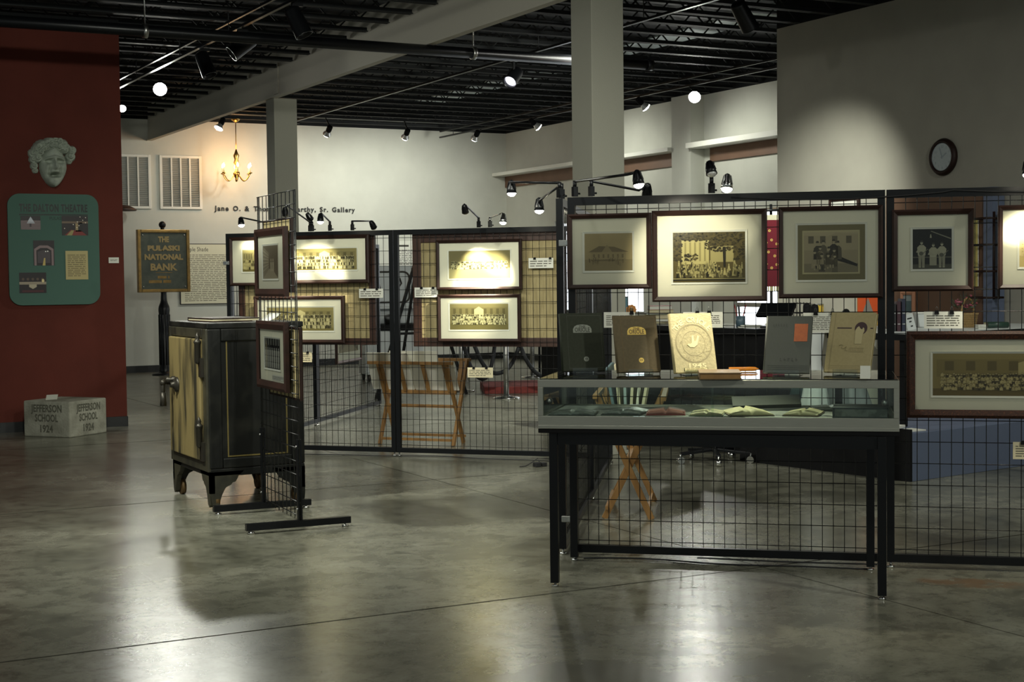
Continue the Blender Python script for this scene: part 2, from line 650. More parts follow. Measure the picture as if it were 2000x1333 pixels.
struct('baseboard_left', MB().box(-3, YL - 0.012, 0, XL + 0.006, YL, 0.10), M['base'])
struct('baseboard_back', MB().box(0.5, YB - 0.012, 0, XR, YB, 0.11), M['base'])
struct('baseboard_back_right', MB().box(XR - 0.012, YW, 0, XR, 15.9, 0.11).box(XR - 0.012, 17.15, 0, XR, YB - 0.012, 0.11), M['base'])
struct('baseboard_right', MB().box(XW - 0.012, -2, 0, XW, YW, 0.11), M['base'])
# windows and glass door of the far side, full of daylight
for k, (y0, y1, z0, z1) in enumerate(WIN):
    root = MB().box(XR + 0.10, y0, z0, XR + 0.12, y1, z1).build('window_%d' % (k + 1) if k < 2 else 'door_1', M['daylight'])
    root['kind'] = 'structure'
    fr = MB()
    for a, b in ((y0, y0 + 0.05), (y1 - 0.05, y1)):
        fr.box(XR + 0.02, a, z0, XR + 0.09, b, z1)
    fr.box(XR + 0.02, y0 + 0.05, z1 - 0.05, XR + 0.09, y1 - 0.05, z1).box(XR + 0.02, y0 + 0.05, z0, XR + 0.09, y1 - 0.05, z0 + 0.06)
    if k == 2:
        fr.box(XR + 0.03, y0 + 0.05, 1.0, XR + 0.07, y1 - 0.05, 1.06)
    fr.build('frame', M['steel'], root)
# black edge angle where the roof steel meets the walls
struct('trim_1', MB().box(0.5, YB - 0.02, CEIL, XR, YB + 0.16, 4.42), M['black_ceiling'])
struct('trim_2', MB().box(XR - 0.02, YW, CEIL, XR + 0.16, YB - 0.02, 4.42), M['black_ceiling'])
struct('trim_3', MB().box(XW, -2, CEIL, XW + 0.14, YW, 4.42), M['black_ceiling'])
struct('trim_4', MB().box(-3, YL, 3.92, XL, YL + 0.2, 4.03), M['black_ceiling'])
# the long painted beam and its two columns
b = MB().box(6.15, 2, 3.705, 6.19, YB, 4.27).box(6.13, 2, 3.70, 6.215, YB, 3.722)
b.box(6.135, 17.55, 3.73, 6.15, 17.72, 4.1).box(6.135, 10.1, 3.73, 6.15, 10.32, 4.1)
struct('ceiling_beam', b, M['beam'])
struct('column', MB().box(6.17, 10.20, 0, 6.47, 10.52, 3.70).box(6.15, 10.18, 0, 6.49, 10.54, 0.03), M['column'], 0.006)
struct('column', MB().box(6.16, 17.78, 0, 6.46, 18.08, 3.70), M['column'], 0.006)


def joist_mesh(x0, x1):
    mb = MB()
    mb.box(x0, -0.042, CEIL, x1, -0.006, CEIL + 0.008).box(x0, 0.006, CEIL, x1, 0.042, CEIL + 0.008)
    mb.box(x0, -0.012, CEIL + 0.008, x1, -0.006, CEIL + 0.045).box(x0, 0.006, CEIL + 0.008, x1, 0.012, CEIL + 0.045)
    mb.box(x0, -0.042, 4.37, x1, 0.042, 4.40)
    n = int((x1 - x0) / 0.32)
    s = (x1 - x0) / n
    for i in range(n):
        a = (x0 + i * s, 0, CEIL + 0.02 if i % 2 else 4.38)
        e = (x0 + (i + 1) * s, 0, 4.38 if i % 2 else CEIL + 0.02)
        mb.bar(a, e, 0.014)
    return mb


first = {}
for i in range(31):
    y = 6.05 + 0.575 * i
    if y > YB - 0.05:
        break
    for k, (x0, x1) in enumerate(((0.3, 6.12), (6.22, 12.55))):
        if k == 1 and y < YW + 0.1:
            x1 = 9.98
        key = (k, x1)
        if key not in first:
            o = struct('ceiling_joist', joist_mesh(x0, x1), M['joist'])
            first[key] = o
        else:
            o = first[key].copy()
            C.objects.link(o)
        o.location = (0, y, 0)
struct('ceiling_duct', MB().box(10.35, YW + 0.3, 4.395, 10.85, YB - 0.8, 4.418), M['duct'])
# ledges and pilaster of the far right wall
struct('trim_5', MB().box(XR - 0.30, 18.24, 3.265, XR, YB - 0.02, 3.32), M['white_paint'])
struct('trim_6', MB().box(XR - 0.34, YW + 0.02, 3.262, XR, 17.72, 3.335), M['white_paint'])
struct('ledge_shade_1', MB().box(XR - 0.04, 18.24, 3.07, XR, YB - 0.02, 3.265), M['brown_wall'])  # brown strip standing in for shade under the left ledge
struct('ledge_shade_2', MB().box(XR - 0.04, YW + 0.02, 3.07, XR, 17.55, 3.262), M['brown_wall'])  # the same shade put in as a strip below the right ledge
struct('trim_9', MB().box(XR - 0.24, 17.74, 0, XR, 18.22, CEIL), M['wall'])
# brown partition standing in front of the right wall, with its blue-grey edge post
struct('partition_panel', MB().box(9.86, 9.66, 0, 9.98, 10.92, 2.18), M['brown_wall'])
struct('partition_post', MB().box(9.84, 9.55, 0, 9.985, 9.655, 2.18), M['blue'])

# ================================================================== CEILING SERVICES
t = thing('sprinkler_pipe', 'thick black sprinkler main running across the ceiling in front of the painted beam', 'pipe', (0, 13.2, 3.645))
MB().cyl((0, 0, 0), (8.65, 0, 0), 0.052, n=16).cyl((8.65, 0, 0), (8.72, 0, 0), 0.06, n=16).build('pipe', M['black'], t)
for x in (3.4, 6.63):
    MB().lathe((x - 0.02, 0, 0), (1, 0, 0), [(0, 0.056), (0, 0.064), (0.04, 0.064), (0.04, 0.056)], 16).cyl((x, 0, 0.06), (x, 0, 0.55), 0.006, n=6).build('hanger', M['steel'], t)
MB().cyl((8.1, 0, -0.05), (8.1, 0, -0.12), 0.02, n=10).lathe((8.1, 0, -0.12), (0, 0, -1), [(0, 0.012), (0.02, 0.03), (0.05, 0.028), (0.08, 0.01)], 10).build('sprinkler_head', mat('red_brown_valve', (0.14, 0.04, 0.03), 0.5), t)


def track(name, label, a, b, drops, twin=False):
    a, b = Vector(a), Vector(b)
    t = thing(name, label, 'lighting track', a)
    L = b - a
    mb = MB().bar((0, 0, 0), L, 0.036, 0.024)
    if twin:
        mb.bar((0, 0, 0.10), L + Vector((0, 0, 0.10)), 0.024, 0.024)
    mb.build('rail', M['black'], t)
    for k in drops:
        p = L * k
        MB().cyl(p + Vector((0, 0, 0.012)), p + Vector((0, 0, 4.37 - a.z)), 0.005, n=6).build('hanger_rod', M['joist'], t)
    return t


track('lighting_track', 'long double black lighting track left of the painted beam, reaching toward the red wall', (4.49, 7.0, 3.86), (4.49, 21.5, 3.86), (0.1, 0.35, 0.5, 0.62, 0.75, 0.9), True)
track('lighting_track', 'long black lighting track just right of the painted beam, behind the near column', (7.95, 8.0, 3.90), (7.95, 21.9, 3.90), (0.1, 0.3, 0.45, 0.65, 0.85))
track('lighting_track', 'black lighting track near the far corner that ends in the air above the text lettering', (11.0, 12.95, 3.86), (11.0, 23.2, 3.86), (0.1, 0.3, 0.55, 0.8, 0.95), True)
track('lighting_track', 'short black lighting track beside the brass chandelier', (7.55, 22.05, 3.88), (8.05, 22.05, 3.88), (0.2, 0.8))
track('lighting_track', 'thin black lighting track close to the far wall behind the row of lit floodlamps', (6.3, 22.0, 3.98), (10.8, 22.0, 3.98), (0.05, 0.35, 0.6, 0.9))


def floodlamp(px, label, target, power, angle, z=3.70, top=3.86, X=None, Y=None, strength='bulb', tilt=None, size=1.0):
    """bare reflector bulb in a ribbed black holder"""
    hd = Vector(px)
    t = thing('track_floodlamp', label, 'floodlamp', hd, 0, 'lit floodlamps under the black ceiling')
    d = (Vector(tilt) if tilt else (Vector(target) - hd)).normalized()
    s = size
    e = Vector(((X - hd.x) if X is not None else d.x * -0.16 * s, (Y - hd.y) if Y is not None else d.y * -0.16 * s, top - hd.z))
    MB().cyl(d * -0.16 * s, e, 0.010, n=8).build('stem', M['black'], t)
    h = MB().cyl(d * -0.18 * s, d * -0.07 * s, 0.030 * s, 0.038 * s, n=14)
    for k in range(4):
        h.cyl(d * (-0.165 + 0.024 * k) * s, d * (-0.157 + 0.024 * k) * s, 0.044 * s, n=14)
    h.build('holder', M['black_matte'], t)
    MB().lathe(d * -0.075 * s, d, [(0, 0.03 * s), (0.03 * s, 0.045 * s), (0.062 * s, 0.064 * s), (0.075 * s, 0.066 * s)], 20).build('reflector', M['reflector'], t)
    MB().lathe(d * -0.001 * s, d, [(0.0, 0.064 * s), (0.010 * s, 0.058 * s), (0.020 * s, 0.036 * s), (0.024 * s, 0.0)], 20).build('bulb', M[strength], t)
    if power:
        lamp('floodlamp_light', d * 0.06, Vector(target) - hd, power, angle, 0.8, WHITE_LAMP, t, 0.09)
    return t


floodlamp((8.46, 21.95, 3.71), 'lit floodlamp above the gallery lettering, just right of the far column', (8.4, 23.84, 2.2), 72, 125, top=3.975, X=8.46, Y=22.0)
floodlamp((9.80, 21.98, 3.71), 'lit floodlamp above the far wall, beside the loose end of the corner track', (9.9, 23.84, 2.2), 66, 125, top=3.975, X=9.8, Y=22.0)
floodlamp((10.93, 21.75, 3.71), 'lit floodlamp directly under the corner track, nearest the far room corner', (11.0, 23.84, 2.1), 46, 125, X=11.0)
floodlamp((11.0, 19.75, 3.71), 'lit floodlamp facing the ledge wall, left of the near grey column', (12.6, 19.6, 2.4), 62, 125, X=11.0)
floodlamp((11.1, 16.95, 3.71), 'lit floodlamp tipped toward the ledge wall, right of the near grey column', (12.6, 16.6, 2.3), 62, 125, X=11.0)
floodlamp((11.0, 15.68, 3.70), 'dazzling floodlamp shining at the viewer in front of the white pilaster', (7.0, 9.0, 0.0), 60, 120, tilt=(-0.75, -0.9, -0.5), size=1.15, X=11.0)
floodlamp((4.67, 17.5, 3.70), 'dazzling floodlamp shining at the viewer from the double track, left of the beam', (3.6, 10.0, 0.0), 60, 120, tilt=(-0.3, -1, -0.45), size=1.2, X=4.49)
floodlamp((4.73, 19.6, 3.70), 'small glaring floodlamp peeking past the corner of the red wall', (4.5, 16.0, 0.0), 40, 110, tilt=(-0.3, -1, -0.6), size=0.75, X=4.49)
floodlamp((6.66, 21.72, 3.715), 'lit floodlamp tilted to the left beside the brass chandelier', (6.4, 23.84, 2.4), 36, 120, tilt=(-0.35, -0.1, -0.6), top=3.975, X=6.7, Y=22.0)


def cylinder_spot(p, d, label, top=3.86, lit=False, power=0, angle=50, target=None, color=WHITE_LAMP):
    hd = Vector(p)
    t = thing('cylinder_spotlight', label, 'spotlight', hd, 0, 'black cylinder spotlights under the ceiling')
    d = Vector(d).normalized()
    MB().bar((0, 0, 0.02), (0, 0, top - hd.z), 0.02).box(-0.05, -0.02, top - hd.z - 0.03, 0.05, 0.02, top - hd.z).build('yoke', M['black'], t)
    MB().lathe(d * -0.13, d, [(0, 0.0), (0, 0.05), (0.015, 0.066), (0.03, 0.070), (0.262, 0.078), (0.27, 0.081), (0.27, 0.075), (0.22, 0.070)], 24).build('housing', M['black'], t)
    MB().lathe(d * 0.08, d, [(0, 0.07), (0.012, 0.05), (0.02, 0.0)], 20).build('lens', M['bulb_dim'] if lit else M['reflector'], t)
    if power:
        lamp('spotlight_beam', d * 0.15, Vector(target) - hd, power, angle, 1.0, color, t, 0.06)
    return t


cylinder_spot((4.56, 12.5, 3.70), (0.35, -0.25, -0.9), 'black cylinder spotlight hanging highest up, nearest on the double track')
cylinder_spot((4.55, 14.0, 3.70), (-0.8, 0.1, -0.6), 'black cylinder spotlight tipped hard to the left above the sprinkler main')
cylinder_spot((4.56, 15.3, 3.70), (0.25, -0.3, -0.9), 'black cylinder spotlight on the double track below the sprinkler main', power=70, angle=70, target=(3.3, 9.3, 0.8))
cylinder_spot((7.99, 14.9, 3.70), (-0.75, -0.55, -0.65), 'black cylinder spotlight with a glowing lens, left of the near column', 3.90, True, 25, 90, (5.2, 8.5, 0.0))
cylinder_spot((7.97, 10.62, 3.70), (0.62, 0.12, -0.75), 'black cylinder spotlight seen from behind near the taupe wall', 3.90, False, 330, 62, (10.0, 12.0, 1.65))

# unseen fill floodlamps, added to brighten the hall
floodlamp((1.4, 6.6, 3.74), 'added unseen ceiling floodlamp over the open floor in front of the red wall', (2.3, 10.5, 0.0), 260, 140, top=4.37)
floodlamp((5.6, 1.6, 3.74), 'added unseen ceiling floodlamp over the near end of the hall, before the display case', (4.6, 5.0, 0.0), 230, 140, top=4.37)
floodlamp((0.2, 2.6, 3.74), 'added unseen ceiling floodlamp over the near end of the hall, left', (2.2, 7.0, 0.0), 95, 140, top=4.37)
floodlamp((8.0, 6.4, 3.74), 'added unseen ceiling floodlamp over the aisle behind the near fence', (7.9, 8.2, 0.0), 110, 130, top=4.37)
floodlamp((0.7, 8.9, 3.74), 'added unseen ceiling floodlamp trained on the old safe and the grid stand', (2.9, 8.6, 1.25), 420, 75, top=4.37)  # added to lift the safe front and the grid pictures
floodlamp((8.05, 12.95, 3.76), 'added ceiling fill floodlamp over the fenced floor, hidden by the near column', (7.4, 15.5, 0.0), 420, 150, top=3.89, X=7.95)  # added source kept out of sight, brightens the fenced floor
floodlamp((3.0, 4.6, 3.74), 'added unseen ceiling floodlamp trained over the open floor on the rear fence', (5.3, 11.6, 0.7), 420, 56, top=4.37)  # added to brighten the rack boards and burlap from the front
# brass chandelier
ch = thing('chandelier', 'brass chandelier with lit candle bulbs hanging before the far wall', 'chandelier', (7.425, 23.295, 3.095))
MB().lathe((0, 0, 0.946), (0, 0, -1), [(0, 0.07), (0.02, 0.065), (0.05, 0.02), (0.06, 0.0)], 16).build('ceiling_canopy', M['brass'], ch)
MB().cyl((0, 0, 0.45), (0, 0, 0.92), 0.008, n=8).build('chain', M['brass'], ch)
MB().lathe((0, 0, -0.06), (0, 0, 1), [(0, 0.0), (0.02, 0.018), (0.05, 0.012), (0.10, 0.05), (0.14, 0.055), (0.18, 0.02), (0.26, 0.018), (0.30, 0.045), (0.36, 0.03), (0.42, 0.05), (0.46, 0.03), (0.52, 0.01)], 16).build('body', M['brass'], ch)
for k in range(6):
    a = 2 * PI * k / 6 + 0.3
    c, s = math.cos(a), math.sin(a)
    pts = []
    for i in range(11):
        u = i / 10
        pts.append((c * (0.04 + 0.20 * u), s * (0.04 + 0.20 * u), 0.06 - 0.13 * math.sin(PI * u * 0.9) + 0.05 * u))
    arm = MB().tube(pts, 0.007, 6)
    e = pts[-1]
    arm.lathe(e, (0, 0, 1), [(0, 0.0), (0.0, 0.03), (0.015, 0.035), (0.02, 0.012)], 12)
    ao = arm.build('arm', M['brass'], ch)
    MB().cyl((e[0], e[1], e[2] + 0.02), (e[0], e[1], e[2] + 0.10), 0.010, n=10).build('candle', M['cream'], ao)
    MB().lathe((e[0], e[1], e[2] + 0.10), (0, 0, 1), [(0, 0.008), (0.02, 0.018), (0.04, 0.014), (0.07, 0.002)], 10).build('bulb', M['bulb_orange'], ao)
pl = bpy.data.lights.new('chandelier_glow', 'POINT')
pl.energy = 24
pl.color = (1.0, 0.52, 0.22)
pl.shadow_soft_size = 0.22
po = bpy.data.objects.new('chandelier_glow', pl)
C.objects.link(po)
po.parent = ch
po.location = (0, -0.05, 0.22)

# ================================================================== FAR WALL
for x0, x1, lab in ((5.45, 6.18, 'white framed louvred vent panel half hidden by the red wall'), (6.318, 7.008, 'white framed louvred vent panel to the left of the brass chandelier')):
    t = thing('louvred_vent', lab, 'vent', ((x0 + x1) / 2, YB - 0.004, 2.615), 0, 'louvred vent panels high on the far wall')
    w = (x1 - x0) / 2
    h = 0.86
    f = MB()
    f.box(-w, -0.03, 0, -w + 0.045, 0, h).box(w - 0.045, -0.03, 0, w, 0, h).box(-w + 0.045, -0.03, 0, w - 0.045, 0, 0.04).box(-w + 0.045, -0.03, h - 0.04, w - 0.045, 0, h)
    f.build('frame', M['white_paint'], t, bevel=0.004)
    for k in (1, 2, 3):
        x = -w + 0.045 + (2 * w - 0.09) * k / 4
        MB().box(x - 0.012, -0.028, 0.04, x + 0.012, -0.004, h - 0.04).build('mullion', M['white_paint'], t)
    lv = MB().box(-w + 0.045, -0.004, 0.04, w - 0.045, 0, h - 0.04)
    for k in range(26):
        z = 0.05 + k * 0.0295
        lv.bar((-w + 0.046, -0.012, z + 0.01), (w - 0.046, -0.012, z + 0.01), 0.022, 0.004, up=(0, -0.6, 0.8))
    lv.build('louvres', M['louvre'], t)
t = thing('wall_lettering', 'black gallery name lettering across the far white wall', 'lettering', (7.21, YB - 0.001, 2.60))
words = []
for wd in 'Jane O. & Thomas McCarthy, Sr. Gallery'.split():
    mb = MB().text(wd, 0.112, (0, 0, 0), depth=0.012, align='LEFT', bold=0.004, spacing=1.25)
    words.append((mb, max(v[0] for v in mb.v)))
gap = (2.46 - sum(w for _, w in words)) / (len(words) - 1)
x = 0.0
for mb, w in words:
    mb.build('word', M['ink'], t, (x, 0, 0))
    x += w + gap
t = thing('text_panel', 'large white text panel with black edge behind the bank sign', 'text panel', (7.03, YB - 0.002, 1.075))
MB().box(-0.42, -0.025, 0, 0.42, 0, 0.985).build('backing', M['ink'], t)
p = Print().rect(-0.405, 0.012, 0.415, 0.973, sRGB(214, 211, 186))
p.letters('Maple Shade', 0.10, -0.34, 0.86, sRGB(60, 58, 50), align='LEFT', width=0.40).lines(-0.34, 0.05, 0.38, 0.82, 26, sRGB(110, 106, 90), fill=0.35, seed=4)
p.build('sheet', M['print'], t, (0, -0.0255, 0))
t = thing('text_panel', 'white text panel seen through the wire between the two brown framed cloths', 'text panel', (10.70, YB - 0.002, 1.25))
MB().box(-0.36, -0.02, 0, 0.40, 0, 0.86).build('backing', M['mat_white'], t)
Print().lines(-0.32, 0.05, 0.36, 0.72, 22, sRGB(90, 88, 78), fill=0.35, seed=9).lines(-0.32, 0.75, 0.1, 0.82, 1, sRGB(60, 58, 50), seed=2).build('printing', M['print'], t, (0, -0.0205, 0))
tag(MB().lathe((0, 0, 0), (0, 0, 1), [(0, 0.0), (0.0, 0.21), (0.02, 0.22), (0.05, 0.17), (0.085, 0.10), (0.095, 0.0)], 24).box(-0.05, 0.0, 0.01, 0.05, 0.25, 0.05).build('wall_bracket', M['wood_frame2'], None, (5.66, 23.58, 2.565)), 'dark brown rounded wall bracket peeking past the red wall', 'bracket')

# cast bronze bank sign on a dark post
t = thing('bank_sign', 'bronze bank plaque raised on a black fluted post', 'sign', (6.12, 22.97, 0))
MB().lathe((0, 0, 0), (0, 0, 1), [(0, 0.20), (0.02, 0.20), (0.03, 0.17), (0.05, 0.10), (0.08, 0.085)], 24).build('foot', M['black'], t)
pt = MB().lathe((0, 0, 0.06), (0, 0, 1), [(0, 0.10), (0.06, 0.095), (0.08, 0.085), (0.90, 0.085), (0.95, 0.09), (1.0, 0.085), (1.06, 0.06), (1.10, 0.05), (1.20, 0.045), (1.26, 0.05)], 12)
for k in range(12):
    a = 2 * PI * k / 12
    pt.cyl((0.083 * math.cos(a), 0.083 * math.sin(a), 0.16), (0.083 * math.cos(a), 0.083 * math.sin(a), 0.94), 0.010, n=6)
pt.build('post', M['black'], t)
fr = MB()
W2, Z0, Z1 = 0.405, 1.285, 2.252
fr.box(-W2, -0.075, Z0, -W2 + 0.05, 0.03, Z1).box(W2 - 0.05, -0.075, Z0, W2, 0.03, Z1).box(-W2 + 0.05, -0.075, Z0, W2 - 0.05, 0.03, Z0 + 0.05).box(-W2 + 0.05, -0.075, Z1 - 0.05, W2 - 0.05, 0.03, Z1)
fr.build('rim', M['bronze'], t, bevel=0.008)
pq = MB().box(-W2 + 0.05, -0.05, Z0 + 0.05, W2 - 0.05, 0.02, Z1 - 0.05).build('plaque', M['plaque'], t)
lt = MB()
for s, z, w, h in (('THE', 2.062, 0.17, 0.115), ('PULASKI', 1.93, 0.50, 0.105), ('NATIONAL', 1.79, 0.60, 0.115), ('BANK', 1.625, 0.42, 0.145)):
    lt.text(s, h, (0, -0.05, z), depth=0.008, width=w, bold=0.006)
lt.build('raised_lettering', mat('gilt_lettering', (0.34, 0.245, 0.10), 0.45, metal=0.3), pq)
sm = MB().box(-0.13, -0.055, 1.585, 0.13, -0.05, 1.592)
sp = Print().lines(-0.10, 1.49, 0.10, 1.54, 1, (0, 0, 0), fill=0.8, seed=3).lines(-0.24, 1.42, 0.24, 1.475, 1, (0, 0, 0), fill=0.8, seed=6)
for v in sp.f:
    pass
off = len(sm.v)
sm.v += [(x, y - 0.0525, z) for x, y, z in sp.v]
sm.f += [tuple(i + off for i in f) for f in sp.f]
sm.sm += sp.sm
sm.col += [None] * len(sp.f)
sm.build('small_lettering', M['bronze'], pq)
for x in (-1, 1):
    for z in (Z0 + 0.085, Z1 - 0.085):
        MB().ball((x * 0.325, -0.052, z), 0.014, 8).build('bolt', M['steel'], t)
MB().cyl((0, 0, Z1), (0, 0, Z1 + 0.03), 0.03, n=12).ball((0, 0, Z1 + 0.075), 0.056, 16).build('finial', M['black'], t)

# ================================================================== RED WALL
# carved theatre mask, a relief with curls, brows, nose and open mouth
def mask_mesh():
    W, H = 0.46, 0.48
    nx, nz = 110, 116
    curls = []
    rnd = random.Random(5)
    for k in range(15):
        a = R(205 - 14.5 * k * 1.05)
        curls.append((0.150 * math.cos(a) * 1.10 + rnd.uniform(-.008, .008), 0.09 + 0.120 * math.sin(a) + rnd.uniform(-.008, .008), rnd.uniform(0.036, 0.05), rnd.uniform(0.075, 0.105)))
    for k in range(9):
        a = R(170 - 17.5 * k)
        curls.append((0.100 * math.cos(a) * 1.25, 0.085 + 0.075 * math.sin(a), rnd.uniform(0.032, 0.042), rnd.uniform(0.10, 0.12)))
    curls += [(-0.185, 0.03, 0.038, 0.07), (-0.175, -0.03, 0.036, 0.065), (-0.165, -0.075, 0.028, 0.05), (0.185, 0.13, 0.042, 0.07), (0.165, 0.06, 0.04, 0.075), (0.155, 0.02, 0.028, 0.06), (-0.12, 0.17, 0.045, 0.06), (0.0, 0.185, 0.05, 0.06), (0.10, 0.185, 0.05, 0.06), (-0.19, 0.09, 0.04, 0.06)]

    def g(x, z, cx, cz, sx, sz):
        return math.exp(-((x - cx) / sx) ** 2 - ((z - cz) / sz) ** 2)

    def hgt(x, z):
        # face oval narrowing to the chin
        zz = (z + 0.045) / 0.185
        ww = 0.128 * math.sqrt(max(0.0, 1 - min(1, abs(zz)) ** 2.2)) * (1.0 if zz > 0 else 1 - 0.30 * min(1, -zz) ** 1.2)
        h = 0.0
        if ww > 0.004 and abs(x) < ww:
            h = 0.115 * math.sqrt(1 - (x / ww) ** 2) ** 0.9 + 0.01
            h = max(0.02, h)
            h += 0.060 * g(x, z, 0, -0.015, 0.016, 0.055) + 0.045 * g(x, z, 0, -0.055, 0.030, 0.016)
            for sx in (-1, 1):
                h += 0.040 * g(x, z, sx * 0.052, 0.052 - sx * x * 0.25, 0.045, 0.013)
                h -= 0.070 * g(x, z, sx * 0.050, 0.010, 0.032, 0.020)
                h += 0.034 * g(x, z, sx * 0.050, 0.008, 0.018, 0.010)
                h += 0.026 * g(x, z, sx * 0.075, -0.045, 0.032, 0.032)
                h -= 0.028 * g(x, z, sx * 0.048 + sx * 0.1 * (-0.07 - z), -0.080, 0.010, 0.035)
            h += 0.020 * g(x, z, 0, -0.092, 0.055, 0.012)
            h -= 0.125 * g(x, z, 0, -0.122, 0.046, 0.019)
            h += 0.022 * g(x, z, 0, -0.150, 0.042, 0.012)
            h += 0.022 * g(x, z, 0, -0.195, 0.035, 0.022)
            h = max(h, 0.012)
        best = h
        for cx, cz, r, hh in curls:
            d2 = ((x - cx) ** 2 + (z - cz) ** 2) / (r * r)
            if d2 < 1:
                d = math.sqrt(d2)
                sw = 0.022 * math.sin(d * 11 + math.atan2(z - cz, x - cx) * 1.0)
                best = max(best, hh * math.sqrt(1 - d2) ** 0.8 + sw * (1 - d))
        return best
    mb = MB()
    v = []
    for j in range(nz + 1):
        for i in range(nx + 1):
            x = -W / 2 + W * i / nx
            z = -H / 2 + H * j / nz
            v.append((x, -max(0.0, hgt(x, z)) * 1.15, z))
    f = []
    for j in range(nz):
        for i in range(nx):
            q = (j * (nx + 1) + i, j * (nx + 1) + i + 1, (j + 1) * (nx + 1) + i + 1, (j + 1) * (nx + 1) + i)
            if any(v[k][1] < -0.004 for k in q):
                f.append(q)
    mb.add(v, f, True)
    used = sorted({k for q in mb.f for k in q})
    ren = {k: n for n, k in enumerate(used)}
    mb.v = [mb.v[k] for k in used]
    mb.f = [tuple(ren[k] for k in q) for q in mb.f]
    return mb


tag(mask_mesh().build('theatre_mask', M['plaster'], None, (2.92, YL - 0.001, 2.60)), 'grey carved stone mask with curly hair mounted high on the red wall', 'sculpture')

t = thing('theatre_board', 'green rounded board of theatre photographs on the red wall', 'display board', (2.915, YL - 0.001, 1.225))
bw, bh, rr = 0.43, 1.075, 0.115
ol = []
for cx, cz, a0 in ((bw - rr, rr, -90), (bw - rr, bh - rr, 0), (-bw + rr, bh - rr, 90), (-bw + rr, rr, 180)):
    for k in range(9):
        a = R(a0 + 90 * k / 8)
        ol.append((cx + rr * math.cos(a), cz + rr * math.sin(a)))
MB().prism(ol, -0.03, 0).build('panel', M['board_green'], t)
p = Print()
ik = sRGB(18, 24, 20)
p.letters('THE DALTON THEATRE', 0.10, 0.0, 0.905, ik, width=0.645, bold=0.004, spacing=1.15)
p.rect(-0.325, 0.868, 0.325, 0.880, ik, 3).letters('PULASKI, VIRGINIA', 0.045, 0.125, 0.825, ik, width=0.33)
p.build('title', M['print'], t, (0, -0.0305, 0))


def theatre_photo(x0, z0, x1, z1, kind):
    p = Print()
    w, h = x1 - x0, z1 - z0
    p.rect(0, 0, w, h, sRGB(32, 24, 26))
    rnd = random.Random(kind)
    if kind == 1:
        p.rect(0, 0, w, h * 0.66, sRGB(120, 104, 104), 2)
        p.poly([(w * .3, h * .45), (w * .5, h * .95), (w * .72, h * .45)], sRGB(196, 200, 208), 3)
        for k in range(5):
            p.rect(0, h * (.08 + .11 * k), w, h * (.10 + .11 * k), sRGB(88, 74, 76), 3)
        p.rect(w * .44, h * .2, w * .54, h * .45, sRGB(60, 50, 54), 4)
    elif kind == 2:
        p.rect(0, h * .62, w, h * .72, sRGB(110, 92, 74), 2).rect(w * .52, h * .2, w * .62, h * .62, sRGB(150, 130, 92), 2)
        p.rect(w * .62, h * .2, w * .78, h * .66, sRGB(16, 12, 14), 2)
        p.poly([(w * .1, 0), (w * .34, h * .28), (w * .72, h * .25), (w * .95, 0)], sRGB(120, 34, 28), 2).poly([(w * .18, 0), (w * .36, h * .26), (w * .46, h * .26), (w * .38, 0)], sRGB(150, 138, 84), 3)
        for k in range(9):
            p.disc(rnd.uniform(.05, .95) * w, rnd.uniform(.3, .95) * h, .02 * w, .02 * w, sRGB(240, 230, 210), 4, 6)
    elif kind == 3:
        p.poly([(w * .04, 0), (w * .04, h * .66), (w * .3, h * .80), (w * .7, h * .80), (w * .96, h * .66), (w * .96, 0), (w * .86, 0), (w * .86, h * .6), (w * .66, h * .7), (w * .34, h * .7), (w * .14, h * .6), (w * .14, 0)], sRGB(132, 112, 112), 2)
        p.poly([(w * .2, h * .1), (w * .2, h * .55), (w * .5, h * .62), (w * .8, h * .55), (w * .8, h * .1)], sRGB(70, 62, 66), 2)
        p.poly([(w * .42, 0), (w * .5, h * .3), (w * .56, h * .3), (w * .56, 0)], sRGB(190, 168, 96), 3)
        p.disc(w * .58, h * .56, .03 * w, .03 * w, sRGB(250, 246, 240), 4, 8).disc(w * .68, h * .57, .04 * w, .03 * w, sRGB(250, 246, 240), 4, 8)
    else:
        p.rect(0, h * .42, w, h * .55, sRGB(152, 140, 120), 2).poly([(w * .36, h * .42), (w * .36, h * .3), (w * .5, h * .2), (w * .64, h * .3), (w * .64, h * .42)], sRGB(176, 166, 140), 2)
        for k in range(5):
            p.disc(w * (.14 + .18 * k), h * .68, .05 * w, .07 * h, sRGB(86, 70, 58), 2)
        p.disc(w * .88, h * .6, .05 * w, .09 * h, sRGB(224, 206, 150), 3)
        p.rect(w * .1, h * .05, w * .9, h * .14, sRGB(74, 30, 32), 2)
    return p.build('photograph', M['print'], t, (x0 - 2.915, -0.032, z0 - 1.225))


for a in ((2.604, 1.955, 2.788, 2.087, 1), (2.989, 1.90, 3.24, 2.09, 2), (2.715, 1.608, 2.912, 1.85, 3), (2.577, 1.342, 2.829, 1.54, 4)):
    theatre_photo(*a)
p = Print().rect(0, 0, 0.215, 0.28, sRGB(178, 164, 112)).lines(0.02, 0.03, 0.195, 0.25, 12, sRGB(110, 98, 66), fill=0.4, seed=8)
p.build('typed_sheet', M['print'], t, (3.016 - 2.915, -0.034, 1.469 - 1.225))
t = thing('wall_card', 'tiny white label card alone on the red wall', 'label card', (3.49, YL - 0.001, 1.628))
MB().box(-0.05, -0.004, 0, 0.05, 0, 0.056).build('card', M['paper'], t)
Print().lines(-0.035, 0.02, 0.035, 0.04, 2, sRGB(120, 116, 104)).build('printing', M['print'], t, (0, -0.0045, 0))

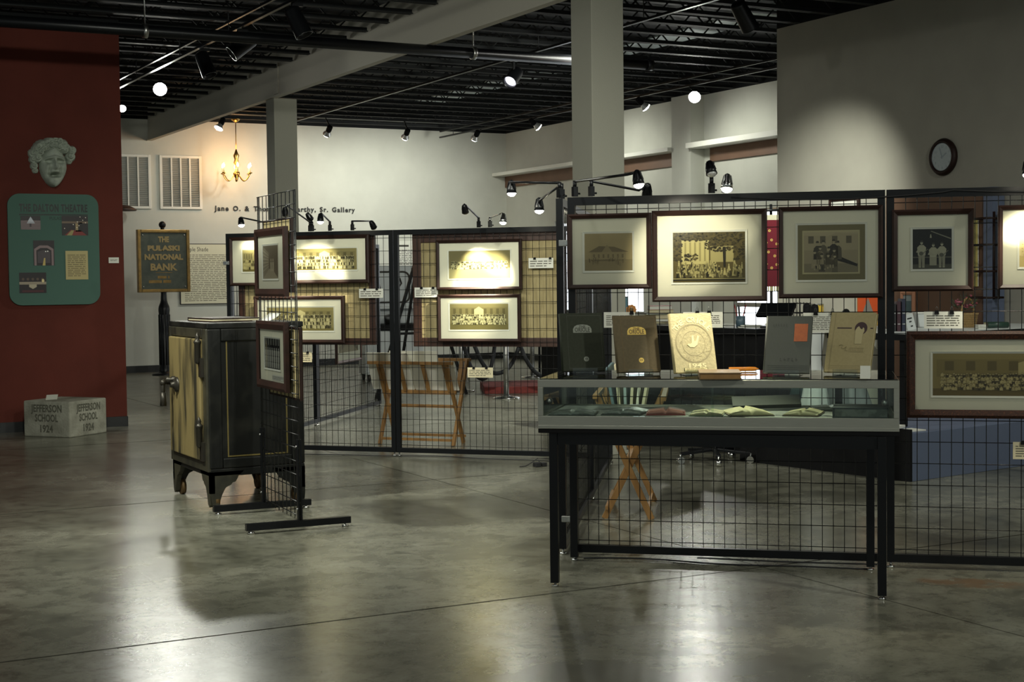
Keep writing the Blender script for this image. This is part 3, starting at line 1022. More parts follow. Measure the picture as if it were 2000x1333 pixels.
# engraved corner stone on the floor
ang = R(38.6)
t = thing('corner_stone', 'grey engraved school corner stone on the floor by the red wall', 'stone block', (2.853, 14.094, 0), ang)
mb = MB()
n = 12
L1, L2, HS = 0.53, 0.54, 0.335
rnd = random.Random(2)
mb.box(0, 0, 0, L1, L2, HS)
mb.build('block', M['stone'], t, bevel=0.012)
lt = MB()
for s, z, w in (('JEFFERSON', 0.235, 0.34), ('SCHOOL', 0.145, 0.26), ('1924', 0.045, 0.15)):
    lt.text(s, 0.095, (L1 * 0.5, -0.0008, z), depth=0.0008, width=w, bold=0.003)
lt.build('carved_lettering', M['cut'], t)
lt = MB()
for s, z, w in (('JEFFERSON', 0.235, 0.36), ('SCHOOL', 0.145, 0.27), ('1924', 0.045, 0.15)):
    lt.text(s, 0.095, (-0.0008, L2 * 0.5, z), (0, -1, 0), depth=0.0008, width=w, bold=0.003)
lt.build('carved_lettering', M['cut'], t)
t = thing('tent_card', 'small folded white card lying on top of the corner stone', 'label card', (2.76, 14.42, 0.336), ang - 0.5)
MB().bar((-0.055, 0, 0.026), (0.055, 0.0, 0.026), 0.003, 0.055, up=(0, -0.5, 0.85)).build('card', M['paper'], t)

# ================================================================== OLD SAFE
t = thing('antique_safe', 'tall worn antique safe with ochre front on four wheeled feet', 'safe', (2.69, 9.09, 0))
SW, SD, S0, S1 = 0.625, 0.86, 0.235, 1.168
b = MB().box(0.008, 0.008, S0 + 0.02, SW - 0.008, SD - 0.008, S1 - 0.035)
b.box(-0.004, -0.004, S1 - 0.035, SW + 0.004, SD + 0.004, S1)
b.build('body', M['safe_black'], t, bevel=0.006)
b = MB()
# raised border round the right side panel (faces -y)
b.box(0.0, -0.006, S0 + 0.02, 0.085, 0.01, S1 - 0.035).box(SW - 0.085, -0.006, S0 + 0.02, SW, 0.01, S1 - 0.035)
b.box(0.085, -0.006, S1 - 0.115, SW - 0.085, 0.01, S1 - 0.035).box(0.085, -0.006, S0 + 0.02, SW - 0.085, 0.01, S0 + 0.085)
b.build('side_border', M['safe_black'], t, bevel=0.012)
g = MB()
for (x0, z0, x1, z1) in ((0.118, 0.325, 0.126, 1.06), (SW - 0.118, 0.325, SW - 0.110, 1.06), (0.126, 1.052, SW - 0.118, 1.06), (0.126, 0.325, SW - 0.118, 0.333)):
    g.box(x0, 0.0045, z0, x1, 0.0085, z1)
g.build('pinstripe', M['gold_line'], t)
# front (faces -x): frame, door, hinges, handle
fr = MB()
fr.box(-0.012, 0.0, S0, 0.01, 0.085, S1 - 0.035).box(-0.012, SD - 0.055, S0, 0.01, SD, S1 - 0.035)
fr.box(-0.012, 0.085, S1 - 0.095, 0.01, SD - 0.055, S1 - 0.035).box(-0.012, 0.085, S0, 0.01, SD - 0.055, S0 + 0.06)
fr.build('door_frame', M['safe_frame'], t, bevel=0.006)
door = MB().box(-0.030, 0.09, S0 + 0.065, 0.0, SD - 0.06, S1 - 0.10).build('door', M['safe_front'], t, bevel=0.008)
for z in (0.40, 0.93):
    h = MB().lathe((-0.036, 0.098, z), (0, 0, 1), [(-0.02, 0.0), (-0.015, 0.012), (0.0, 0.020), (0.11, 0.020), (0.115, 0.024), (0.125, 0.024), (0.13, 0.018), (0.14, 0.012), (0.152, 0.016), (0.165, 0.010), (0.182, 0.0)], 14)
    h.box(-0.030, 0.05, z - 0.10, -0.012, 0.11, z + 0.02)
    h.build('hinge', M['iron'], door)
h = MB().lathe((-0.030, 0.60, 0.755), (-1, 0, 0), [(0, 0.05), (0.012, 0.05), (0.016, 0.04), (0.03, 0.02), (0.05, 0.018)], 20)
h.build('dial', M['iron'], door)
h = MB().tube([(-0.03, 0.70, 0.76), (-0.085, 0.70, 0.765), (-0.10, 0.70, 0.75), (-0.10, 0.70, 0.62)], 0.013, 10).ball((-0.10, 0.70, 0.765), 0.022, 12).cyl((-0.10, 0.70, 0.61), (-0.10, 0.70, 0.70), 0.022, 0.018, 12)
h.build('lever_handle', M['iron'], door)
h = MB().lathe((-0.030, 0.66, 0.785), (-1, 0, 0), [(0, 0.024), (0.02, 0.022), (0.03, 0.014), (0.055, 0.020), (0.065, 0.0)], 14)
h.build('knob', M['iron'], door)
# skirt with scrolled corner feet, one wheel in each
sk = MB()
sk.box(0.0, 0.0, S0 - 0.03, SW, SD, S0 + 0.02)
sk.build('plinth', M['safe_black'], t, bevel=0.006)


def foot_outline(w):
    return [(0, S0), (0, 0.10), (0.012, 0.03), (0.03, 0.012), (0.055, 0.03), (0.075, 0.09), (0.10, 0.135), (0.135, 0.15), (0.145, 0.165), (0.165, 0.168), (0.185, S0 - 0.03), (w, S0)]


for k, (fx, fy, sx, sy) in enumerate(((0, 0, 1, 1), (SW, 0, -1, 1), (0, SD, 1, -1), (SW, SD, -1, -1))):
    a = MB().prism(foot_outline(0.22), 0.0, 0.03)
    a.v = [(fx + sx * x, fy + sy * y, z) for x, y, z in a.v]
    c = MB().prism(foot_outline(0.22), 0.0, 0.03)
    c.v = [(fx + sx * y, fy + sy * x, z) for x, y, z in c.v]
    a.add(c.v, c.f)
    fo = a.build('foot', M['safe_frame'] if fx == 0 else M['safe_black'], t)
    MB().cyl((fx + sx * 0.034, fy + sy * 0.05, 0.052), (fx + sx * 0.062, fy + sy * 0.05, 0.052), 0.052, n=20).cyl((fx + sx * 0.03, fy + sy * 0.05, 0.052), (fx + sx * 0.066, fy + sy * 0.05, 0.052), 0.012, n=10).build('wheel', M['caster'], fo)
t = thing('flat_album', 'thin dark album with pale page edges lying on the old safe', 'book', (2.80, 9.34, S1 + 0.001), R(4))
MB().box(0, 0, 0, 0.32, 0.46, 0.006).box(0, 0, 0.018, 0.32, 0.46, 0.024).box(0, 0.455, 0.006, 0.32, 0.46, 0.018).build('cover', M['wood_dark'], t)
MB().box(0.004, 0.004, 0.006, 0.315, 0.455, 0.018).build('pages', M['cream'], t)
t = thing('rolled_print', 'pale curled paper corner sticking up at the back of the safe top', 'paper', (3.06, 9.11, S1 + 0.001), R(2))
mb = MB()
n = 8
v = []
for i in range(n + 1):
    u = i / n
    v += [(0.12 * u, 0, 0.004 + 0.05 * u ** 2.4), (0.12 * u, 0.20, 0.004 + 0.05 * u ** 2.4), (0.12 * u, 0.20, 0.002 + 0.05 * u ** 2.4), (0.12 * u, 0, 0.002 + 0.05 * u ** 2.4)]
f = []
for i in range(n):
    for k in range(4):
        f.append((i * 4 + k, i * 4 + (k + 1) % 4, (i + 1) * 4 + (k + 1) % 4, (i + 1) * 4 + k))
f += [(3, 2, 1, 0), (n * 4, n * 4 + 1, n * 4 + 2, n * 4 + 3)]
mb.add(v, f, True).build('sheet', M['paper'], t)

# ================================================================== WIRE FENCES
FZ = 1.83


def fence_panel(origin, rz, u0, u1, label, group='black wire mesh fence panels'):
    """welded 2 by 4 inch mesh in a square tube frame"""
    t = thing('wire_fence_panel', label, 'fence panel', (origin[0] + u0 * math.cos(rz), origin[1] + u0 * math.sin(rz), 0), rz, group)
    w = u1 - u0
    for x in (0.0, w - 0.036):
        MB().box(x, -0.018, 0.03, x + 0.036, 0.018, FZ).build('post', M['black'], t)
        MB().cyl((x + 0.018, 0, 0), (x + 0.018, 0, 0.012), 0.02, n=12).cyl((x + 0.018, 0, 0.012), (x + 0.018, 0, 0.03), 0.006, n=8).build('levelling_foot', M['chrome'], t)
    MB().box(0.036, -0.018, FZ - 0.04, w - 0.036, 0.018, FZ).build('top_rail', M['black'], t)
    MB().box(0.036, -0.018, 0.03, w - 0.036, 0.018, 0.068).build('bottom_rail', M['black'], t)
    m = MB()
    n = round((w - 0.07) / 0.0535)
    for i in range(1, n):
        x = 0.036 + (w - 0.072) * i / n
        m.cyl((x, 0, 0.06), (x, 0, FZ - 0.03), 0.0021, n=5, caps=False)
    for k in range(17):
        z = 0.09 + 0.1048 * k
        m.cyl((0.03, 0.0035, z), (w - 0.03, 0.0035, z), 0.0021, n=5, caps=False)
    m.build('wire_mesh', M['wire'], t)
    return t


FO, FA = (3.829, 6.534), math.atan2(-1.033, 1.169)
RO, RA = (4.282, 11.681), math.atan2(-1.495, 1.436)
SO, SA = (3.79, 6.60), math.atan2(3.213, 2.286)
LO, LA = (3.797, 12.186), math.atan2(3.382, 2.767)
fence_panel(FO, FA, -0.02, 1.535, 'black wire fence panel right behind the glass display case')
fence_panel(FO, FA, 1.541, 3.10, 'black wire fence panel at the right edge, holding the widest frame')
fence_panel(RO, RA, -0.71, 0.80, 'black wire fence panel beyond the old safe, left half of the rear run')
fence_panel(RO, RA, 0.806, 2.55, 'black wire fence panel behind the burlap board with two brightly lit frames')
fence_panel(SO, SA, 0.03, 1.98, 'black wire fence panel seen edge-on behind the left leg of the case table')
fence_panel(SO, SA, 1.986, 3.90, 'black wire fence panel seen edge-on, running back to the grey column')
fence_panel(LO, LA, 0.03, 2.22, 'black wire fence panel receding behind the old safe')
fence_panel(LO, LA, 2.226, 4.44, 'black wire fence panel receding behind the folding print rack')


def loc(o, rz, x, y, z=0.0):
    return (o[0] + x * math.cos(rz) - y * math.sin(rz), o[1] + x * math.sin(rz) + y * math.cos(rz), z)


def bracket(o, rz, x, y, z, label):
    t = thing('fence_clamp', label, 'clamp', loc(o, rz, x, y, z), rz, 'pale clamps joining the fence posts')
    MB().box(-0.028, -0.012, -0.016, 0.028, 0.010, 0.016).build('plate', M['steel'], t, bevel=0.003)
    MB().cyl((0.014, -0.018, 0), (0.014, -0.012, 0), 0.009, n=10).build('screw', M['chrome'], t)


bracket(FO, FA, -0.035, -0.028, 1.60, 'pale steel clamp joining two fence posts left of the first frame')
bracket(FO, FA, -0.035, -0.028, 0.20, 'pale steel clamp near the floor behind the left leg of the case table')
bracket(RO, RA, -0.70, -0.028, 1.585, 'pale steel clamp on the fence corner next to the bank sign')

# ---------------------------------------------------------------- pictures
SEP = lambda v: lin((v[0] / 255, v[1] / 255, v[2] / 255))


def tone(a, b, t):
    return tuple(a[i] + (b[i] - a[i]) * t for i in range(3))


def crowd_print(w, h, seed, rows, per, light, dark, ground, sky, z0=0.16, z1=0.66, building=True, figure=1.0):
    p = Print()
    L, D, G, S = SEP(light), SEP(dark), SEP(ground), SEP(sky)
    p.rect(0, 0, w, h, S)
    rnd = random.Random(seed)
    if building:
        p.rect(w * 0.02, h * 0.45, w * 0.98, h * 0.86, tone(S, D, 0.18), 2)
        for k in range(9):
            x = w * (0.06 + 0.105 * k)
            if 3 < k < 5:
                continue
            p.rect(x, h * 0.60, x + w * 0.045, h * 0.82, tone(S, D, 0.55), 3)
        p.poly([(w * .42, h * .5), (w * .42, h * .78), (w * .5, h * .9), (w * .58, h * .78), (w * .58, h * .5)], tone(S, L, 0.6), 3)
    p.rect(0, 0, w, h * (z0 + 0.03), G, 2)
    fh = (z1 - z0) * h
    rows, per = rows + 1, int(per * 1.5)
    for r in range(rows):
        zz = z0 * h + fh * (rows - 1 - r) / rows * 0.86
        n = per - (r % 2)
        for i in range(n):
            x = w * 0.04 + (w * 0.92) * (i + 0.5 + rnd.uniform(-.2, .2)) / n
            bwid = w * 0.92 / n * rnd.uniform(0.42, 0.62) * figure
            bh = fh / rows * rnd.uniform(0.95, 1.15)
            z = zz + rnd.uniform(-.015, .015) * h
            c = tone(L, D, rnd.choice((0.05, 0.15, 0.3, 0.85, 0.95) if r else (0.1, 0.75, 0.9, 0.95)))
            ly = 4 + r * 2
            p.poly([(x - bwid, z), (x + bwid, z), (x + bwid * 0.95, z + bh * 0.6), (x + bwid * 0.4, z + bh * 0.74), (x - bwid * 0.4, z + bh * 0.74), (x - bwid * 0.95, z + bh * 0.6)], c, ly)
            hr = bwid * 0.52
            p.disc(x, z + bh * 0.83, hr, hr * 1.25, tone(L, D, rnd.uniform(0.05, 0.2)), ly + 1, 7)
            p.poly([(x - hr, z + bh * 0.84), (x + hr, z + bh * 0.84), (x + hr * 0.7, z + bh * 0.84 + hr * 1.2), (x - hr * 0.7, z + bh * 0.84 + hr * 1.2)], tone(L, D, rnd.uniform(0.55, 0.95)), ly + 1)
    return p


def house_print(w, h, seed=1):
    a, d = SEP((150, 136, 96)), SEP((92, 80, 54))
    p = Print().rect(0, 0, w, h, a)
    p.rect(0, 0, w, h * .3, tone(a, d, .35), 2)
    p.rect(w * .14, h * .26, w * .86, h * .5, tone(a, d, .18), 2)
    p.poly([(w * .08, h * .5), (w * .3, h * .66), (w * .62, h * .64), (w * .92, h * .5)], tone(a, d, .8), 3)
    p.poly([(w * .36, h * .5), (w * .47, h * .70), (w * .58, h * .5)], tone(a, d, .35), 4)
    for k in range(7):
        p.rect(w * (.18 + .10 * k), h * .34, w * (.215 + .10 * k), h * .44, tone(a, d, .75), 4)
    rnd = random.Random(seed)
    for k in range(26):
        x = rnd.uniform(.06, .94) * w
        z = rnd.uniform(.12, .26) * h
        p.rect(x, z, x + w * .018, z + h * .10, tone(a, d, rnd.uniform(.3, 1)), 5).disc(x + w * .009, z + h * .115, w * .008, h * .014, tone(a, d, .1), 5, 6)
    return p


def trees_print(w, h, seed=3):
    a, d, m = SEP((178, 168, 112)), SEP((34, 29, 12)), SEP((84, 74, 36))
    p = Print().rect(0, 0, w, h, m)
    p.rect(w * .12, h * .36, w * .5, h * .85, a, 2).rect(w * .52, h * .4, w * .84, h * .72, tone(a, m, .3), 2)
    for k in range(5):
        p.rect(w * (.16 + .068 * k), h * .42, w * (.185 + .068 * k), h * .8, tone(a, m, .5), 3)
    rnd = random.Random(seed)
    for k in range(700):
        x, z = rnd.uniform(0, 1), rnd.uniform(.42, 1)
        keep = z > .83 or x < .13 or x > .84 or (x > .45 and z > .60 + .3 * abs(x - .66)) or (.17 < x < .34 and z < .56)
        if not keep:
            continue
        r = rnd.uniform(.008, .024)
        x, z = min(max(x, r), 1 - r), min(z, 1 - r * 1.2)
        p.disc(x * w, z * h, r * w, r * w * rnd.uniform(.5, .9), tone(m, d, rnd.uniform(.1, 1)), 4 + k % 3, 7)
    p.poly([(w * .70, h * .3), (w * .73, h * .3), (w * .735, h * .7), (w * .69, h * .7)], d, 8)
    for k in range(110):
        x = rnd.uniform(.05, .97)
        z = rnd.uniform(.16, .40)
        s = rnd.uniform(.014, .022)
        c = tone(a, d, rnd.choice((.0, .1, .5, .9, 1)))
        p.poly([((x - s) * w, (z - .10) * h), (min(x + s, .99) * w, (z - .10) * h), ((x + s * .5) * w, z * h), ((x - s * .5) * w, z * h)], c, 9).disc(x * w, (z + .02) * h, s * .55 * w, s * .8 * w, tone(a, m, .2), 10, 6)
    p.rect(0, 0, w, h * .09, d, 12).rect(0, h * .06, w, h * .08, tone(a, m, .4), 13).rect(0, h * .0, w, h * .03, m, 13)
    return p


def boys_print(w, h):
    """children seated on a cannon before a schoolhouse"""
    a, d = SEP((168, 158, 126)), SEP((32, 29, 20))
    p = Print().rect(0, 0, w, h, tone(a, d, .25))
    p.rect(0, h * .55, w, h, tone(a, d, .12), 2).rect(0, 0, w, h * .22, tone(a, d, .5), 2)
    p.poly([(0, h * .92), (w * .45, h * .9), (w * .6, h * .98), (w, h * .94), (w, h), (0, h)], tone(a, d, .0), 3)
    for x in (.08, .30, .52, .78):
        p.rect(w * x, h * .72, w * (x + .10), h * .9, tone(a, d, .72), 3)
    p.poly([(w * .5, h * .34), (w * .98, h * .14), (w * .99, h * .20), (w * .55, h * .46)], d, 5)
    rnd = random.Random(8)
    for x, z, s, k in ((.25, .52, .075, .9), (.36, .54, .07, .75), (.55, .56, .085, .95), (.63, .52, .07, .8), (.30, .40, .07, .15), (.46, .38, .07, .7), (.56, .34, .065, .5), (.20, .30, .065, .3), (.33, .22, .06, .85), (.45, .22, .06, .6), (.57, .2, .055, .7)):
        c = tone(a, d, k)
        p.poly([(w * (x - s), h * (z - .2)), (w * (x + s), h * (z - .2)), (w * (x + s * .9), h * (z + .08)), (w * (x + s * .3), h * (z + .14)), (w * (x - s * .3), h * (z + .14)), (w * (x - s * .9), h * (z + .08))], c, 6)
        p.disc(w * x, h * (z + .20), w * .026, h * .045, tone(a, d, .1), 7).poly([(w * (x - .03), h * (z + .21)), (w * (x + .03), h * (z + .21)), (w * (x + .02), h * (z + .26)), (w * (x - .02), h * (z + .26))], tone(a, d, .9), 8)
    for k in range(16):
        x = rnd.uniform(.14, .62)
        p.rect(w * x, h * rnd.uniform(.05, .12), w * (x + .02), h * rnd.uniform(.13, .2), tone(a, d, rnd.choice((.05, .95))), 8)
    return p


def trio_print(w, h):
    """three musicians standing in pale clothes against a dark room"""
    a, d = SEP((176, 174, 150)), SEP((26, 27, 24))
    p = Print().rect(0, 0, w, h, d)
    p.rect(0, 0, w, h * .12, tone(d, a, .14), 2).rect(0, h * .28, w, h * .31, tone(d, a, .22), 2)
    p.poly([(w * .46, h * .94), (w * .98, h * .74), (w * .98, h * .77), (w * .48, h * .955)], tone(d, a, .5), 2)
    p.poly([(w * .44, h * .78), (w * .49, h * .78), (w * .475, h * .87), (w * .455, h * .87)], tone(d, a, .8), 3)
    for x, top, drum in ((.23, .66, 0), (.53, .60, 1), (.75, .62, 0)):
        if not drum:
            for s in (-1, 1):
                p.poly([(w * (x + s * .015), h * .06), (w * (x + s * .075), h * .06), (w * (x + s * .085), h * .36), (w * x, h * .36)], tone(d, a, .62), 4)
                p.rect(w * (x + s * .045 - .03), h * .035, w * (x + s * .045 + .03), h * .065, tone(d, a, .8), 5)
        else:
            p.rect(w * (x - .095), h * .09, w * (x + .085), h * .33, tone(d, a, .72), 5).disc(w * (x - .005), h * .33, w * .09, h * .03, tone(d, a, .95), 6, 12)
        p.poly([(w * (x - .095), h * .34), (w * (x + .095), h * .34), (w * (x + .115), h * (top - .12)), (w * (x + .05), h * (top - .055)), (w * (x - .05), h * (top - .055)), (w * (x - .115), h * (top - .12))], tone(d, a, .86), 6)
        p.poly([(w * (x - .10), h * (top - .16)), (w * (x - .145), h * (top - .24)), (w * (x + .01), h * (top - .27)), (w * (x + .01), h * (top - .23))], tone(d, a, .8), 7)
        p.disc(w * x, h * top, w * .036, h * .046, tone(d, a, .85), 7, 12)
        p.poly([(w * (x - .038), h * (top + .01)), (w * (x + .038), h * (top + .01)), (w * (x + .025), h * (top + .055)), (w * (x - .025), h * (top + .055))], tone(d, a, .12), 8)
        if not drum:
            p.disc(w * (x - .01), h * (top - .27), w * .058, h * .05, tone(d, a, .22), 9, 12)
            p.poly([(w * (x + .03), h * (top - .26)), (w * (x + .16), h * (top - .15)), (w * (x + .165), h * (top - .165)), (w * (x + .035), h * (top - .285))], tone(d, a, .35), 9)
    return p


def interior_print(w, h):
    a, d = SEP((168, 160, 136)), SEP((54, 47, 36))
    p = Print().rect(0, 0, w, h, tone(a, d, .7))
    p.poly([(0, 0), (w, 0), (w * .62, h * .3), (w * .4, h * .3)], tone(a, d, .2), 2).poly([(0, 0), (0, h), (w * .4, h * .78), (w * .4, h * .3)], tone(a, d, .45), 2)
    for k in range(6):
        p.poly([(0, h * (.2 + .13 * k)), (w * .38, h * (.36 + .065 * k)), (w * .38, h * (.385 + .065 * k)), (0, h * (.25 + .13 * k))], tone(a, d, .1), 3)
    for x in (.55, .68):
        p.rect(w * (x - .05), h * .22, w * (x + .05), h * .5, tone(a, d, .0), 4).disc(w * x, h * .56, w * .035, h * .05, tone(a, d, .1), 4)
    return p


def ranks_print(w, h):
    """ranks of uniformed figures in pale shirts"""
    a, d = SEP((186, 186, 176)), SEP((22, 22, 24))
    p = Print().rect(0, 0, w, h, d)
    for k in range(6):
        p.rect(w * (.06 + .16 * k), h * .78, w * (.14 + .16 * k), h, tone(d, a, .25), 2)
    for r in range(3):
        for i in range(7):
            x = w * (.09 + .135 * i)
            z = h * (.56 - .2 * r)
            p.poly([(x - w * .045, z - h * .13), (x + w * .045, z - h * .13), (x + w * .05, z + h * .04), (x, z + h * .075), (x - w * .05, z + h * .04)], tone(d, a, .85), 4 + r * 2).disc(x, z + h * .105, w * .028, h * .04, tone(d, a, .8), 5 + r * 2, 8)
            p.poly([(x - w * .01, z - h * .13), (x + w * .01, z - h * .13), (x, z + h * .06)], d, 5 + r * 2)
    return p


def framed(o, rz, u0, z0, u1, z1, mw, label, draw, pr, cat='framed photograph', y=-0.022, wood='wood_dark', board='mat_board', group=None, inner=None, caption=None, glazed=True):
    """moulding, mat with a bevelled window, print and glazing; pr = print rectangle in the same u,z"""
    um = (u0 + u1) / 2
    t = thing('framed_photograph', label, cat, loc(o, rz, um, y, z0), rz, group)
    w, h = u1 - u0, z1 - z0
    wood_rect(-w / 2, 0, w / 2, h, mw, -0.030, 0).build('moulding', M[wood], t)
    MB().box(-w / 2 + mw * .8, -0.012, mw * .8, w / 2 - mw * .8, -0.006, h - mw * .8).build('mat_board', M[board], t)
    px0, pz0, px1, pz1 = pr[0] - um, pr[1] - z0, pr[2] - um, pr[3] - z0
    e = 0.010
    rim = MB()
    rim.add([(px0 - e, -0.0165, pz0 - e), (px1 + e, -0.0165, pz0 - e), (px1 + e, -0.0165, pz1 + e), (px0 - e, -0.0165, pz1 + e),
             (px0, -0.0128, pz0), (px1, -0.0128, pz0), (px1, -0.0128, pz1), (px0, -0.0128, pz1),
             (px0 - e, -0.0121, pz0 - e), (px1 + e, -0.0121, pz0 - e), (px1 + e, -0.0121, pz1 + e), (px0 - e, -0.0121, pz1 + e)],
            [(0, 1, 5, 4), (1, 2, 6, 5), (2, 3, 7, 6), (3, 0, 4, 7), (8, 9, 1, 0), (9, 10, 2, 1), (10, 11, 3, 2), (11, 8, 0, 3)])
    rim.build('mat_window', M['mat_white'], t)
    if inner:
        ix0, iz0, ix1, iz1 = inner[0] - um, inner[1] - z0, inner[2] - um, inner[3] - z0
        Print().rect(0, 0, px1 - px0, pz1 - pz0, SEP((112, 105, 72))).rect(ix0 - px0 - .008, iz0 - pz0 - .008, ix1 - px0 + .008, iz1 - pz0 + .008, SEP((176, 168, 130)), 2).build('photo_mount', M['print'], t, (px0, -0.0125, pz0))
        draw(ix1 - ix0, iz1 - iz0).build('photograph', M['print'], t, (ix0, -0.0135, iz0))
    else:
        draw(px1 - px0, pz1 - pz0).build('photograph', M['print'], t, (px0, -0.0125, pz0))
    if caption:
        cx0, cz0, cx1, cz1 = caption
        Print().rect(0, 0, cx1 - cx0, cz1 - cz0, SEP((206, 206, 196))).lines(.005, .004, cx1 - cx0 - .005, cz1 - cz0 - .004, 3, SEP((110, 108, 100)), seed=3).build('caption', M['print'], t, (cx0 - um, -0.0135, cz0 - z0))
    if glazed:
        MB().add([(-w / 2 + mw, -0.0195, mw), (w / 2 - mw, -0.0195, mw), (w / 2 - mw, -0.0195, h - mw), (-w / 2 + mw, -0.0195, h - mw)], [(0, 1, 2, 3)]).build('glazing', M['glazing'], t)
    return t


GF = 'framed photographs on the near fence'
framed(FO, FA, -0.017, 1.366, 0.407, 1.744, 0.024, 'dark framed faded photograph of a long building, leftmost on the near fence', lambda w, h: house_print(w, h), (0.069, 1.459, 0.311, 1.645), group=GF)
framed(FO, FA, 0.411, 1.300, 0.975, 1.752, 0.026, 'largest dark frame on the near fence, sepia crowd under trees', lambda w, h: trees_print(w, h), (0.514, 1.396, 0.869, 1.642), group=GF)
framed(FO, FA, 1.030, 1.312, 1.524, 1.757, 0.022, 'dark frame with an olive-mounted photo of children seated on a cannon', lambda w, h: boys_print(w, h), (1.122, 1.401, 1.441, 1.667), group=GF, inner=(1.152, 1.437, 1.408, 1.632))
framed(FO, FA, 1.566, 1.341, 1.941, 1.731, 0.026, 'dark frame with a black and white photo of three musicians', lambda w, h: trio_print(w, h), (1.662, 1.447, 1.841, 1.637), group=GF)
framed(FO, FA, 2.050, 1.347, 2.46, 1.742, 0.022, 'brightly lit dark frame cut off by the right edge of the view', lambda w, h: crowd_print(w, h, 12, 2, 12, (226, 208, 150), (120, 96, 40), (200, 180, 120), (220, 204, 150), .25, .6, False), (2.147, 1.451, 2.37, 1.643), group=GF)
framed(FO, FA, 1.633, 0.735, 2.80, 1.150, 0.040, 'wide speckled mahogany frame with a panoramic school photo, low on the near fence', lambda w, h: crowd_print(w, h, 5, 4, 44, (190, 176, 124), (42, 34, 16), (104, 90, 50), (136, 122, 74), .14, .58), (1.754, 0.842, 2.68, 1.043), wood='wood_speck', group=GF)
GR = 'framed photographs on the rear fence'
framed(RO, RA, -0.665, 1.392, -0.205, 1.797, 0.026, 'framed outdoor photograph nearest the fence corner, partly behind the grid stand', lambda w, h: crowd_print(w, h, 21, 2, 8, (200, 188, 128), (60, 52, 22), (120, 108, 52), (170, 160, 108), .1, .62), (-0.547, 1.51, -0.33, 1.69), group=GR)
framed(RO, RA, -0.172, 1.405, 0.600, 1.799, 0.030, 'wide framed group photograph in the upper row, right of the grid stand', lambda w, h: crowd_print(w, h, 33, 3, 30, (216, 206, 154), (34, 29, 12), (140, 130, 80), (140, 130, 84), .06, .74), (-0.086, 1.515, 0.490, 1.690), group=GR)
framed(RO, RA, -0.445, 0.915, 0.376, 1.305, 0.030, 'wide framed group photograph in the lower row, behind the old safe', lambda w, h: crowd_print(w, h, 45, 3, 34, (216, 206, 154), (40, 34, 14), (130, 120, 70), (146, 136, 88), .10, .78), (-0.331, 1.018, 0.276, 1.209), group=GR)
framed(RO, RA, 1.183, 1.341, 1.897, 1.738, 0.024, 'upper of the two brightly lit panoramic photographs on the right burlap board', lambda w, h: crowd_print(w, h, 57, 3, 36, (206, 200, 150), (50, 44, 22), (168, 160, 112), (118, 110, 72), .34, .66, False), (1.286, 1.432, 1.800, 1.651), group=GR)
framed(RO, RA, 1.187, 0.929, 1.883, 1.306, 0.026, 'lower of the two brightly lit panoramic photographs on the right burlap board', lambda w, h: crowd_print(w, h, 69, 4, 40, (216, 210, 160), (44, 38, 20), (122, 114, 70), (132, 124, 82), .2, .66), (1.289, 1.026, 1.780, 1.230), group=GR)


def burlap_board(u0, z0, u1, z1, fw, label, mid=None):
    t = thing('burlap_board', label, 'display board', loc(RO, RA, (u0 + u1) / 2, 0.022, z0), RA, 'brown framed burlap boards behind the rear fence')
    w, h = u1 - u0, z1 - z0
    f = MB()
    f.box(-w / 2, 0, 0, -w / 2 + fw, 0.035, h).box(w / 2 - fw, 0, 0, w / 2, 0.035, h).box(-w / 2 + fw, 0, 0, w / 2 - fw, 0.035, fw).box(-w / 2 + fw, 0, h - fw, w / 2 - fw, 0.035, h)
    f.build('wooden_frame', M['wood_frame2'], t, bevel=0.004)
    c = MB()
    c.box(-w / 2 + fw, 0.012, fw, w / 2 - fw, 0.03, h - fw)
    c.build('burlap', M['burlap'], t)


burlap_board(-0.62, 0.900, 0.622, 1.80, 0.055, 'brown framed burlap board behind the left pictures of the rear fence')
burlap_board(0.952, 0.888, 2.235, 1.795, 0.072, 'brown framed burlap board behind the two brightly lit pictures')
framed(LO, LA, 2.76, 0.572, 3.62, 1.08, 0.03, 'dark landscape photograph in a white mat hanging inside the left fence', lambda w, h: interior_print(w, h), (2.86, 0.68, 3.52, 1.0), y=-0.022, board='mat_white', wood='wood_frame2')


def label_card(o, rz, u0, z0, u1, z1, label, y=-0.012, n=5, clips=(0.25, 0.75), seed=1, cream=False, wires=False):
    t = thing('caption_card', label, 'caption card', loc(o, rz, (u0 + u1) / 2, y, z0), rz, 'caption cards clipped to the fences')
    w, h = u1 - u0, z1 - z0
    MB().box(-w / 2, -0.0012, 0, w / 2, 0, h).build('card', M['cream' if cream else 'paper'], t)
    Print().lines(-w / 2 + .012, h * .14, w / 2 - .012, h * .84, n, SEP((92, 90, 80)), fill=.38, seed=seed).build('printing', M['print'], t, (0, -0.0014, 0))
    for k in clips:
        x = -w / 2 + w * k
        c = MB().prism([(x - .011, h - .012), (x + .011, h - .012), (x + .008, h + .006), (x - .008, h + .006)], -0.009, 0.006)
        co = c.build('binder_clip', M['black_matte'], t)
        if wires:
            MB().tube([(x - .006, -0.008, h + .004), (x - .004, -0.011, h + .018), (x, -0.012, h + .026), (x + .004, -0.011, h + .018), (x + .006, -0.008, h + .004)], 0.0012, 5).build('clip_wire', M['chrome'], co)
    return t


